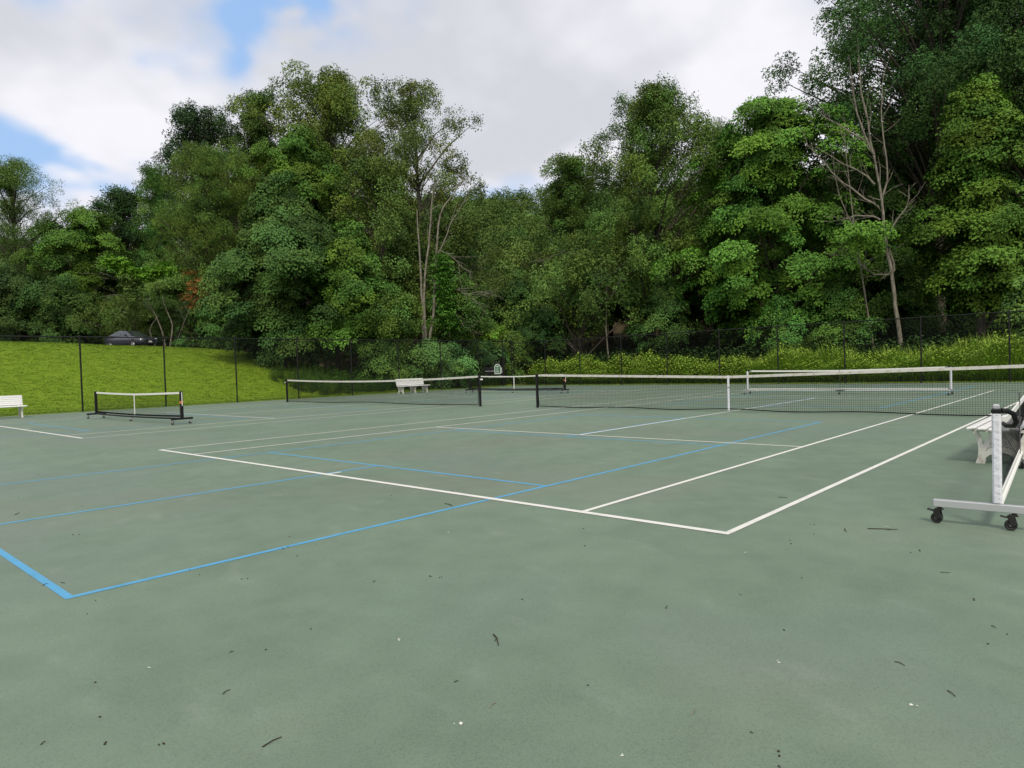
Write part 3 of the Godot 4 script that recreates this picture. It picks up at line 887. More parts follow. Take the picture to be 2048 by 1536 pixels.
# ------------------------------------------------------------------ tennis nets
func tennis_net(cx: float, strap: bool, label: String) -> void:
	var n := thing("tennis_net", label, "net", w(cx, 11.885))
	var HW := 6.36
	var top := func(x: float) -> float:
		var t := absf(x) / HW
		return (0.925 + 0.14 * t) if strap else (0.955 + 0.11 * t * t)
	var bot := func(x: float) -> float:
		return 0.03 + 0.045 * (0.5 + 0.5 * cos(x * (1.9 if strap else 0.9))) * (1.0 - 0.5 * absf(x) / HW)
	for s in [-1.0, 1.0]:
		var p := thing("net_post", "", "", Vector3.ZERO)
		remove_child(p)
		names["net_post"] = 0
		p.name = "post"
		n.add_child(p, true)
		var st := begin()
		tube(st, [Vector3(6.45 * s, -0.1, 0), Vector3(6.45 * s, 1.075, 0)], 0.045, 0.045, 14)
		tube(st, [Vector3(6.45 * s, 1.075, 0), Vector3(6.45 * s, 1.095, 0)], 0.043, 0.03, 14)
		put("tube", done(st), M.black, p)
		put("bracket", box_mesh(Vector3(0.12, 0.05, 0.035), 0.006, Vector3((6.45 + 0.09) * s, 0.93, 0)), M.black if cx == 0.0 else M.white_tape, p)
		put("lacing", tube_mesh([Vector3(6.37 * s, 0.07, 0.02), Vector3(6.39 * s, 0.5, 0.025), Vector3(6.38 * s, 1.02, 0.02)], 0.011, 0.011, 6), M.black_cord, p)
	# cords
	var st := begin()
	var x := -HW
	while x <= HW:
		tube(st, [Vector3(x, bot.call(x), 0), Vector3(x, top.call(x) - 0.05, 0)], 0.0027, 0.0027, 3, false)
		x += 0.0475
	for k in range(1, 21):
		var t := k / 21.0
		var pts := []
		for i in 41:
			var xx := lerpf(-HW, HW, i / 40.0)
			pts.append(Vector3(xx, lerpf(bot.call(xx), top.call(xx) - 0.05, t), 0.001))
		tube(st, pts, 0.0027, 0.0027, 3, false)
	put("netting", done(st), M.black_cord, n)
	for e in [["top_tape", true], ["bottom_cord", false]]:
		var s2 := begin()
		for i in 48:
			var xa := lerpf(-HW, HW, i / 48.0); var xb := lerpf(-HW, HW, (i + 1) / 48.0)
			if e[1]:
				var ya: float = top.call(xa); var yb: float = top.call(xb)
				for z in [-0.008, 0.008]:
					face(s2, [Vector3(xa, ya, z), Vector3(xb, yb, z), Vector3(xb, yb - 0.066, z), Vector3(xa, ya - 0.066, z)], Vector3(xa, ya - 0.03, 0))
				face(s2, [Vector3(xa, ya, -0.008), Vector3(xb, yb, -0.008), Vector3(xb, yb, 0.008), Vector3(xa, ya, 0.008)], Vector3(xa, ya - 0.03, 0))
				face(s2, [Vector3(xa, ya - 0.066, -0.008), Vector3(xb, yb - 0.066, -0.008), Vector3(xb, yb - 0.066, 0.008), Vector3(xa, ya - 0.066, 0.008)], Vector3(xa, ya - 0.03, 0))
		if not e[1]:
			var pts := []
			for i in 49:
				var xx := lerpf(-HW, HW, i / 48.0)
				pts.append(Vector3(xx, bot.call(xx), 0))
			tube(s2, pts, 0.014, 0.014, 6)
		put(e[0], done(s2), M.old_tape if e[1] else M.black_cord, n)
	if strap:
		put("centre_strap", box_mesh(Vector3(0.052, 0.90, 0.024), 0.004, Vector3(0, 0.482, 0)), M.sleeve, n)
		put("strap_buckle", box_mesh(Vector3(0.058, 0.02, 0.032), 0.004, Vector3(0, 0.62, 0)), M.grey_plastic, n)

# ------------------------------------------------------------------ portable pickleball nets
func caster(parent: Node, at: Vector3, turn: float, big: bool = false) -> void:
	var c := Node3D.new()
	c.name = "caster"
	parent.add_child(c, true)
	c.position = at
	c.rotation.y = turn
	var r := 0.041
	var st := begin()
	lathe(st, [Vector2(0.0, -0.013), Vector2(r * 0.4, -0.014), Vector2(r * 0.55, -0.010), Vector2(r * 0.8, -0.013), Vector2(r * 0.97, -0.010), Vector2(r, 0.0), Vector2(r * 0.97, 0.010), Vector2(r * 0.8, 0.013), Vector2(r * 0.55, 0.010), Vector2(r * 0.4, 0.014), Vector2(0.0, 0.013)], Vector3(0, 0, 1), Vector3(-0.022, r, 0), 20)
	put("wheel", done(st), M.rubber, c)
	st = begin()
	for s in [-1.0, 1.0]:
		bbox(st, Vector3(-0.012, 0.075, 0.021 * s), Vector3(0.045, 0.075, 0.006), 0.002, Basis(Vector3.BACK, 0.25))
	bbox(st, Vector3(-0.004, 0.112, 0), Vector3(0.055, 0.010, 0.05), 0.003)
	tube(st, [Vector3(0, 0.11, 0), Vector3(0, 0.135, 0)], 0.016, 0.016, 8)
	put("fork", done(st), M.rubber if big else M.steel, c)
	if big:
		st = begin()
		bbox(st, Vector3(-0.052, 0.098, 0), Vector3(0.07, 0.010, 0.03), 0.003, Basis(Vector3.BACK, -0.2))
		put("brake_pedal", done(st), M.rubber, c)
		st = begin()
		lathe(st, [Vector2(0.0, 0.017), Vector2(0.010, 0.017), Vector2(0.010, 0.012)], Vector3(0, 0, 1), Vector3(-0.022, r, 0), 10)
		put("axle_cap", done(st), M.steel, c)

func portable_net(label: String, at: Vector3, turn: float, white: bool, near: bool = false) -> void:
	var n := thing("portable_net", label, "portable net", at, turn)
	var HW := 3.35
	var pm: Material = M.sleeve if white else M.black
	var fm: Material = M.alu if white else M.black
	var yb := 0.16
	for s in [-1.0, 1.0]:
		var z0 := -0.3; var z1 := 0.3
		var c0 := -0.25; var c1 := 0.25
		if near and s < 0:
			z0 = -0.41; z1 = 0.24; c0 = -0.37; c1 = 0.10
		put("foot_bar", box_mesh(Vector3(0.052, 0.056, z1 - z0), 0.004, Vector3(HW * s, yb, (z0 + z1) * 0.5)), fm, n)
		caster(n, Vector3(HW * s, 0.0, c0), 1.2 if not near else -1.75, near)
		caster(n, Vector3(HW * s, 0.0, c1), 0.5 if not near else -1.4, near)
		if white:
			var st := begin()
			bbox(st, Vector3(HW * s, 0.53, 0), Vector3(0.058, 0.68, 0.058), 0.012)
			put("post_sleeve", done(st), pm, n)
			st = begin()
			tube(st, [Vector3(HW * s, yb, 0), Vector3(HW * s, 0.90, 0)], 0.024, 0.024, 10)
			put("post", done(st), M.alu, n)
			put("post_cap", box_mesh(Vector3(0.044, 0.035, 0.044) if near else Vector3(0.055, 0.035, 0.055), 0.008, Vector3(HW * s, 0.915, 0)), M.alu if near else M.black, n)
			if near: put("clamp", box_mesh(Vector3(0.064, 0.034, 0.064), 0.008, Vector3(HW * s, 0.882, 0)), M.black, n)
			put("tension_strap", tube_mesh([Vector3(HW * s, 0.885, 0.03), Vector3((HW - 0.02) * s, 0.882, 0.065), Vector3((HW - 0.05) * s, 0.86, 0.10), Vector3((HW - 0.08) * s, 0.80, 0.115), Vector3((HW - 0.12) * s, 0.765, 0.10), Vector3((HW - 0.22) * s, 0.755, 0.05), Vector3((HW - 0.5) * s, 0.75, 0.012)] if near else [Vector3((HW + 0.01) * s, 0.895, 0), Vector3((HW - 0.16) * s, 0.888, 0)], 0.02, 0.016, 8), M.black, n)
		else:
			put("post", box_mesh(Vector3(0.075, 0.75, 0.075), 0.006, Vector3(HW * s, yb + 0.40, 0)), pm, n)
			put("edge_band", box_mesh(Vector3(0.03, 0.60, 0.012), 0.003, Vector3((HW - 0.09) * s, 0.56, 0)), M.black_cord, n)
			put("hanging_strap", tube_mesh([Vector3((HW + 0.045) * s, 0.91, 0.0), Vector3((HW + 0.05) * s, 0.7, 0.0), Vector3((HW + 0.048) * s, 0.52, 0.0)], 0.012, 0.012, 5), M.white_tape, n)
	if not white:
		put("maker_label", box_mesh(Vector3(0.079, 0.075, 0.079), 0.004, Vector3(HW, 0.62, 0)), M.orange, n)
	# base rail, bowed a little, with a caster in the middle
	var rail := []
	for i in 13:
		var t := i / 12.0 * 2.0 - 1.0
		rail.append(Vector3(HW * t, yb - 0.012 * (1.0 - t * t), 0.10 * (1.0 - t * t) if not white else 0.0))
	var rr := 0.014 if white and not near else 0.026
	put("base_rail", tube_mesh(rail, rr, rr), fm if not white else M.white_tape, n)
	caster(n, Vector3(0, 0.0, 0.10 if not white else 0.0), 0.9)
	put("middle_leg", box_mesh(Vector3(0.30 if white else 0.05, 0.03, 0.05), 0.005, Vector3(0, 0.135, 0.10 if not white else 0.0)), M.black, n)
	var top := func(x: float) -> float: return (0.75 + 0.14 * pow(absf(x) / HW, 6.0)) if near else (0.862 + 0.052 * pow(absf(x) / HW, 1.3))
	var bot := func(x: float) -> float: return (0.205 + 0.03 * pow(absf(x) / HW, 2.0)) if not white else (0.20 - 0.0 * x)
	var E := HW - 0.09
	if near: E = HW - 0.035
	var cr := 0.001 if near else 0.0016
	var st := begin()
	var x := -E
	while x <= E:
		tube(st, [Vector3(x, bot.call(x) + 0.02, 0), Vector3(x, top.call(x) - 0.03, 0)], cr, cr, 3, false)
		x += 0.045
	for k in range(1, 15):
		var pts := []
		for i in 21:
			var xx := lerpf(-E, E, i / 20.0)
			pts.append(Vector3(xx, lerpf(bot.call(xx) + 0.02, top.call(xx) - 0.03, k / 15.0), 0.0008))
		tube(st, pts, cr, cr, 3, false)
	put("netting", done(st), M.black_cord, n)
	for e in [["top_tape", 0.0, 0.055], ["bottom_tape", 1.0, 0.075 if near else (0.02 if white else 0.05)]]:
		var s2 := begin()
		for i in 30:
			var xa := lerpf(-E, E, i / 30.0); var xb := lerpf(-E, E, (i + 1) / 30.0)
			var ya: float = top.call(xa) if e[1] == 0.0 else bot.call(xa) + 0.02; var yc: float = top.call(xb) if e[1] == 0.0 else bot.call(xb) + 0.02
			var c := Vector3((xa + xb) * 0.5, (ya + yc) * 0.5 - e[2] * 0.5, 0)
			for z in [-0.006, 0.006]:
				face(s2, [Vector3(xa, ya, z), Vector3(xb, yc, z), Vector3(xb, yc - e[2], z), Vector3(xa, ya - e[2], z)], c)
			face(s2, [Vector3(xa, ya, -0.006), Vector3(xb, yc, -0.006), Vector3(xb, yc, 0.006), Vector3(xa, ya, 0.006)], c)
			face(s2, [Vector3(xa, ya - e[2], -0.006), Vector3(xb, yc - e[2], -0.006), Vector3(xb, yc - e[2], 0.006), Vector3(xa, ya - e[2], 0.006)], c)
		put(e[0], done(s2), M.white_tape if (white or e[1] == 0.0) else M.black_cord, n)
	if white:
		put("centre_rod", tube_mesh([Vector3(0, 0.15, 0.008), Vector3(0, 0.86, 0.008)], 0.006, 0.006, 5), M.grey_plastic, n)
	else:
		put("centre_strap", box_mesh(Vector3(0.05, 0.65, 0.016), 0.003, Vector3(0, 0.525, 0)), M.white_tape, n)

# ------------------------------------------------------------------ benches
func bench_leg() -> ArrayMesh:
	# side panel in the xy plane: x from the front (0) to the back (0.56), y up
	var st := begin()
	var arch := []; var arch2 := []
	for k in 15:
		var t := k / 14.0
		var a := PI * t
		arch.append(Vector2(0.28 - cos(a) * 0.165, 0.005 + sin(a) * 0.135))
		arch2.append(Vector2(0.28 - cos(a) * 0.205, 0.03 + sin(a) * 0.165))
	strip(st, arch, arch2, 0.0, 0.046)
	for s in [0, 1]:
		var fx := func(p: Vector2) -> Vector2: return p if s == 0 else Vector2(0.56 - p.x, p.y)
		var bez := func(a: Vector2, b: Vector2, c: Vector2, n: int) -> Array:
			var o := []
			for i in n + 1:
				var t := float(i) / n
				o.append(fx.call(a.lerp(b, t).lerp(b.lerp(c, t), t)))
			return o
		# foot and front curve
		strip(st, bez.call(Vector2(0.03, 0.0), Vector2(0.105, 0.19), Vector2(0.005, 0.385), 10), bez.call(Vector2(0.122, 0.0), Vector2(0.165, 0.17), Vector2(0.05, 0.385), 10), 0.0, 0.050)
		# inner branch
		strip(st, bez.call(Vector2(0.085, 0.165), Vector2(0.14, 0.30), Vector2(0.20, 0.385), 8), bez.call(Vector2(0.128, 0.14), Vector2(0.19, 0.28), Vector2(0.262, 0.385), 8), 0.0, 0.044)
		# web plate and raised ribs
		strip(st, bez.call(Vector2(0.12, 0.12), Vector2(0.19, 0.25), Vector2(0.25, 0.385), 8), bez.call(Vector2(0.285, 0.15), Vector2(0.285, 0.27), Vector2(0.285, 0.385), 8), 0.0, 0.016)
		strip(st, bez.call(Vector2(0.13, 0.20), Vector2(0.19, 0.235), Vector2(0.285, 0.24), 8), bez.call(Vector2(0.14, 0.185), Vector2(0.20, 0.215), Vector2(0.285, 0.222), 8), 0.0, 0.038)
		strip(st, bez.call(Vector2(0.19, 0.235), Vector2(0.22, 0.31), Vector2(0.285, 0.335), 8), bez.call(Vector2(0.21, 0.235), Vector2(0.235, 0.295), Vector2(0.285, 0.315), 8), 0.0, 0.034)
	# top bar under the seat
	strip(st, [Vector2(-0.01, 0.382), Vector2(0.28, 0.372), Vector2(0.57, 0.382)], [Vector2(-0.01, 0.412), Vector2(0.28, 0.398), Vector2(0.57, 0.412)], 0.0, 0.054)
	# upright for the backrest
	strip(st, [Vector2(0.50, 0.385), Vector2(0.53, 0.5), Vector2(0.60, 0.80)], [Vector2(0.56, 0.385), Vector2(0.585, 0.5), Vector2(0.645, 0.80)], 0.0, 0.042)
	return done(st)

func bench(label: String, at: Vector3, turn: float) -> void:
	# local x along the seat, front towards local -z
	var b := thing("bench", label, "bench", at, turn)
	var L := 2.1
	var leg := bench_leg()
	for x in [0.16, L * 0.5, L - 0.16]:
		put("leg", leg, M.bench_leg, b, Transform3D(Basis(Vector3(0, 0, 1), Vector3(0, 1, 0), Vector3(-1, 0, 0)), Vector3(x, 0, 0)))
	for k in 5:
		var z := -0.015 + k * 0.108
		var y: float = [0.428, 0.424, 0.416, 0.418, 0.430][k]
		var st := begin()
		bbox(st, Vector3.ZERO, Vector3(L, 0.032, 0.088), 0.010)
		put("seat_slat", done(st), M.bench, b, Transform3D(Basis(Vector3.RIGHT, [-0.18, -0.03, 0.0, 0.03, 0.08][k]), Vector3(L * 0.5, y, z + 0.02)))
	for k in 5:
		var t := k / 4.0
		var st := begin()
		bbox(st, Vector3.ZERO, Vector3(L - 0.06, 0.070, 0.028), 0.009)
		put("back_slat", done(st), M.bench, b, Transform3D(Basis(Vector3.RIGHT, 0.22), Vector3(L * 0.5, 0.50 + t * 0.30, 0.515 + t * 0.072)))

# ------------------------------------------------------------------ vehicles
func loft(st: SurfaceTool, sections: Array) -> void:
	# every section is [x, half width, bottom, shoulder, top, half width of the top]
	var rings := []
	for s in sections:
		var half := [Vector2(s[1] * 0.82, s[2]), Vector2(s[1] * 0.97, s[2] + 0.10), Vector2(s[1], lerpf(s[2], s[3], 0.55)), Vector2(s[1] * 0.97, s[3]), Vector2(s[5], s[4] - 0.015), Vector2(s[5] * 0.6, s[4])]
		var ring := []
		for p in half: ring.append(Vector3(s[0], p.y, p.x))
		half.reverse()
		for p in half: ring.append(Vector3(s[0], p.y, -p.x))
		rings.append(ring)
	st.set_smooth_group(0)
	for i in rings.size() - 1:
		var c := Vector3(sections[i][0] * 0.5 + sections[i + 1][0] * 0.5, 0.55, 0)
		for k in rings[i].size():
			var k2: int = (k + 1) % rings[i].size()
			face(st, [rings[i][k], rings[i][k2], rings[i + 1][k2], rings[i + 1][k]], c)
	st.set_smooth_group(-1)
	face(st, rings[0], Vector3(0, 0.55, 0)); face(st, rings[rings.size() - 1], Vector3(0, 0.55, 0))

func panel(pts: Array, c: Vector3, out: float, inset: float) -> ArrayMesh:
	# a pane laid a little proud of the shell whose corners are pts
	var m := Vector3.ZERO
	for q in pts: m += q
	m /= pts.size()
	var n: Vector3 = (pts[1] - pts[0]).cross(pts[2] - pts[0]).normalized()
	if n.dot(m - c) < 0: n = -n
	var st := begin()
	var q2 := pts.map(func(q): return q.lerp(m, inset) + n * out)
	face(st, q2, c)
	for i in q2.size():
		var j: int = (i + 1) % q2.size()
		face(st, [q2[i], q2[j], q2[j] - n * out * 2.0, q2[i] - n * out * 2.0], m)
	return done(st)

func wheel(parent: Node, at: Vector3, side: float, r: float) -> void:
	var n := Node3D.new()
	n.name = "wheel"
	parent.add_child(n, true)
	n.position = at
	var ax := Vector3(0, 0, side)
	var st := begin()
	lathe(st, [Vector2(r * 0.66, 0.09), Vector2(r * 0.72, 0.105), Vector2(r * 0.95, 0.10), Vector2(r, 0.07), Vector2(r, -0.09), Vector2(r * 0.9, -0.1), Vector2(0, -0.1)], ax, Vector3.ZERO, 24)
	put("tyre", done(st), M.rubber, n)
	st = begin()
	lathe(st, [Vector2(r * 0.66, 0.095), Vector2(r * 0.60, 0.092), Vector2(r * 0.58, 0.05), Vector2(0.0, 0.05)], ax, Vector3.ZERO, 24)
	for k in 5:
		var a := TAU * k / 5 + 0.3
		bbox(st, Vector3(cos(a) * r * 0.33, sin(a) * r * 0.33, side * 0.075), Vector3(r * 0.56, 0.06, 0.02), 0.006, Basis(Vector3.BACK, a))
	put("rim", done(st), M.steel, n)

func make_car() -> void:
	var c := thing("parked_car", "dark blue sedan parked above the grass bank", "car", w(-51.2, 15.1, land(-51.2, 15.1) + 0.047), deg_to_rad(17.0))
	c.scale = Vector3.ONE * 0.94
	var st := begin()
	loft(st, [[-2.36, 0.70, 0.42, 0.80, 0.86, 0.52], [-2.25, 0.82, 0.30, 0.90, 1.0, 0.66], [-1.6, 0.90, 0.21, 0.93, 1.04, 0.72], [-0.5, 0.91, 0.19, 0.92, 0.98, 0.76], [0.8, 0.91, 0.19, 0.89, 0.96, 0.74], [1.5, 0.90, 0.20, 0.82, 0.88, 0.66], [2.05, 0.86, 0.20, 0.72, 0.77, 0.58], [2.28, 0.76, 0.22, 0.62, 0.67, 0.48], [2.37, 0.62, 0.30, 0.56, 0.58, 0.40]])
	put("body", done(st), M.paint, c)
	# cabin: roof shell and panes
	var A := [Vector3(1.05, 0.93, 0.73), Vector3(0.18, 1.37, 0.56), Vector3(-0.72, 1.42, 0.56), Vector3(-2.0, 1.0, 0.66)]
	var mir := func(v: Vector3) -> Vector3: return Vector3(v.x, v.y, -v.z)
	var mid := Vector3(-0.4, 1.0, 0)
	var sh := begin()
	sh.set_smooth_group(-1)
	for i in 3: face(sh, [A[i], A[i + 1], mir.call(A[i + 1]), mir.call(A[i])], mid)
	for s in [0, 1]:
		var q := A.map(func(v): return v if s == 0 else mir.call(v))
		face(sh, q, mid)
	put("cabin", done(sh), M.paint, c)
	put("windscreen", panel([A[0], A[1], mir.call(A[1]), mir.call(A[0])], mid, 0.006, 0.06), M.glass, c)
	put("rear_window", panel([A[2], A[3], mir.call(A[3]), mir.call(A[2])], mid, 0.006, 0.12), M.glass, c)
	for s in [0, 1]:
		var on := func(x: float, t: float) -> Vector3:
			# point on the cabin side at x, t from belt (0) to roof (1)
			var yb := 0.97
			var top := 1.37
			if x > 0.18: top = lerpf(1.37, 0.93, (x - 0.18) / 0.87)
			elif x < -0.72: top = lerpf(1.42, 1.0, (-0.72 - x) / 1.28)
			var y := lerpf(yb, top - 0.035, t)
			var z := lerpf(0.73, 0.56, (y - 0.93) / 0.46)
			return Vector3(x, y, z if s == 0 else -z)
		put("side_window", panel([on.call(0.78, 0.0), on.call(0.12, 1.0), on.call(-0.28, 1.0), on.call(-0.28, 0.0)], mid, 0.006, 0.0), M.glass, c)
		put("side_window", panel([on.call(-0.36, 0.0), on.call(-0.36, 1.0), on.call(-0.85, 1.0), on.call(-1.62, 0.1)], mid, 0.006, 0.0), M.glass, c)
		var sg := 1.0 if s == 0 else -1.0
		for x in [1.42, -1.42]: wheel(c, Vector3(x, 0.325, 0.80 * sg), sg, 0.325)
		st = begin()
		bbox(st, Vector3(0.62, 1.0, 0.93 * sg), Vector3(0.16, 0.12, 0.18), 0.03)
		put("mirror", done(st), M.paint, c)
		st = begin()
		bbox(st, Vector3(2.10, 0.645, 0.66 * sg), Vector3(0.36, 0.085, 0.26), 0.03, Basis(Vector3.UP, 0.55 * sg))
		put("headlight", done(st), M.lamp, c)
		st = begin()
		bbox(st, Vector3(2.22, 0.36, 0.62 * sg), Vector3(0.16, 0.13, 0.16), 0.03, Basis(Vector3.UP, 0.5 * sg))
		put("fog_lamp_trim", done(st), M.steel, c)
		st = begin()
		bbox(st, Vector3(-2.24, 0.86, 0.62 * sg), Vector3(0.14, 0.12, 0.3), 0.03)
		put("tail_light", done(st), M.tail_red, c)
		for x in [-0.15, -1.05]:
			st = begin()
			bbox(st, Vector3(x, 0.84, 0.905 * sg), Vector3(0.18, 0.03, 0.03), 0.008)
			put("door_handle", done(st), M.paint, c)
	put("grille", box_mesh(Vector3(0.06, 0.24, 0.86), 0.02, Vector3(2.36, 0.47, 0)), M.rubber, c)
	put("number_plate", box_mesh(Vector3(0.02, 0.15, 0.31), 0.004, Vector3(2.40, 0.40, 0)), M.plate, c)

func make_truck() -> void:
	var at := w(-29.9, 34.0, land(-29.9, 34.0))
	var c := thing("pickup_truck", "black pickup truck parked under the bushes behind the green notice", "truck", at, deg_to_rad(132.0))
	var st := begin()
	bbox(st, Vector3(-0.2, 0.85, 0), Vector3(5.3, 0.62, 1.9), 0.08)
	put("body", done(st), M.truck_paint, c)
	st = begin()
	bbox(st, Vector3(-1.75, 1.2, 0), Vector3(2.1, 0.30, 1.86), 0.04)
	put("bed", done(st), M.truck_paint, c)
	st = begin()
	bbox(st, Vector3(0.35, 1.45, 0), Vector3(2.0, 0.62, 1.66), 0.14)
	put("cab", done(st), M.truck_paint, c)
	put("rear_window", box_mesh(Vector3(0.02, 0.36, 1.3), 0.006, Vector3(-0.66, 1.52, 0)), M.glass, c)
	put("tailgate", box_mesh(Vector3(0.05, 0.5, 1.5), 0.02, Vector3(-2.87, 1.05, 0)), M.truck_paint, c)
	put("tailgate_trim", box_mesh(Vector3(0.02, 0.04, 0.9), 0.004, Vector3(-2.91, 1.08, 0.1)), M.plate, c)
	put("bumper", box_mesh(Vector3(0.16, 0.18, 1.86), 0.03, Vector3(-2.94, 0.62, 0)), M.steel, c)
	for s in [-1.0, 1.0]:
		put("tail_light", box_mesh(Vector3(0.06, 0.42, 0.13), 0.02, Vector3(-2.87, 1.1, 0.86 * s)), M.lamp, c)
		for x in [-1.9, 1.6]: wheel(c, Vector3(x, 0.38, 0.84 * s), s, 0.38)
		put("side_window", box_mesh(Vector3(1.3, 0.32, 0.02), 0.006, Vector3(0.35, 1.55, 0.835 * s)), M.glass, c)

# ------------------------------------------------------------------ trees
var clumps := []
var leaf_copies := 0

func leaf(st: SurfaceTool, b: Vector3, d: Vector3, n: Vector3, L: float, wd: float) -> void:
	var s := d.cross(n).normalized() * wd
	var u := s.cross(d).normalized()
	var m := b + d * L * 0.45
	var l := m - s + u * wd * 0.35; var r := m + s + u * wd * 0.35
	var t := b + d * L - u * L * 0.08
	var n1 := (u - s.normalized() * 0.35).normalized(); var n2 := (u + s.normalized() * 0.35).normalized()
	if u.y < 0: n1 = -n1; n2 = -n2
	if (t - b).cross(l - b).dot(n1) > 0.0:
		for v in [b, l, t]: st.set_normal(n1); st.add_vertex(v)
		for v in [b, t, r]: st.set_normal(n2); st.add_vertex(v)
	else:
		for v in [b, t, l]: st.set_normal(n1); st.add_vertex(v)
		for v in [b, r, t]: st.set_normal(n2); st.add_vertex(v)

func ball() -> Vector3:
	while true:
		var v := Vector3(rng.randf_range(-1, 1), rng.randf_range(-1, 1), rng.randf_range(-1, 1))
		if v.length_squared() < 1.0 and v.length_squared() > 0.01: return v
	return Vector3.UP

func make_clumps() -> void:
	# three kinds of leafy spray, three forms of each: 0 flat maple spray, 1 oak tuft, 2 fine drooping spray
	for kind in 3:
		var forms := []
		for f in 3:
			rng.seed = 100 + kind * 10 + f
			var st := SurfaceTool.new()
			st.begin(Mesh.PRIMITIVE_TRIANGLES)
			for i in [34, 30, 40][kind]:
				if kind == 0:
					var a := rng.randf() * TAU; var r := sqrt(rng.randf()) * 0.5
					var p := Vector3(cos(a) * r, rng.randf_range(-0.07, 0.07) - r * r * 0.35, sin(a) * r)
					var d := (Vector3(cos(a), -0.35, sin(a)) + ball() * 0.8).normalized()
					leaf(st, p, d, (Vector3.UP + ball() * 0.7).normalized(), rng.randf_range(0.12, 0.19), rng.randf_range(0.045, 0.07))
				elif kind == 1:
					var p := ball() * 0.42
					leaf(st, p, (p * 1.5 + ball() + Vector3.DOWN * 0.2).normalized(), (Vector3.UP * 0.6 + ball()).normalized(), rng.randf_range(0.14, 0.21), rng.randf_range(0.035, 0.055))
				else:
					var p := ball() * Vector3(0.42, 0.36, 0.42)
					leaf(st, p, (ball() + Vector3.DOWN * 0.5).normalized(), (Vector3.UP * 0.6 + ball()).normalized(), rng.randf_range(0.10, 0.16), rng.randf_range(0.018, 0.028))
			forms.append(st.commit())
		clumps.append(forms)

func profile(shape: String, t: float) -> float:
	if shape == "c":
		return pow(maxf(1.0 - t, 0.0), 0.62) * smoothstep(-0.12, 0.22, t)
	return pow(maxf(sin(PI * pow(clampf(t, 0.0, 1.0), 0.85) * 0.93 + 0.10), 0.0), 0.5)

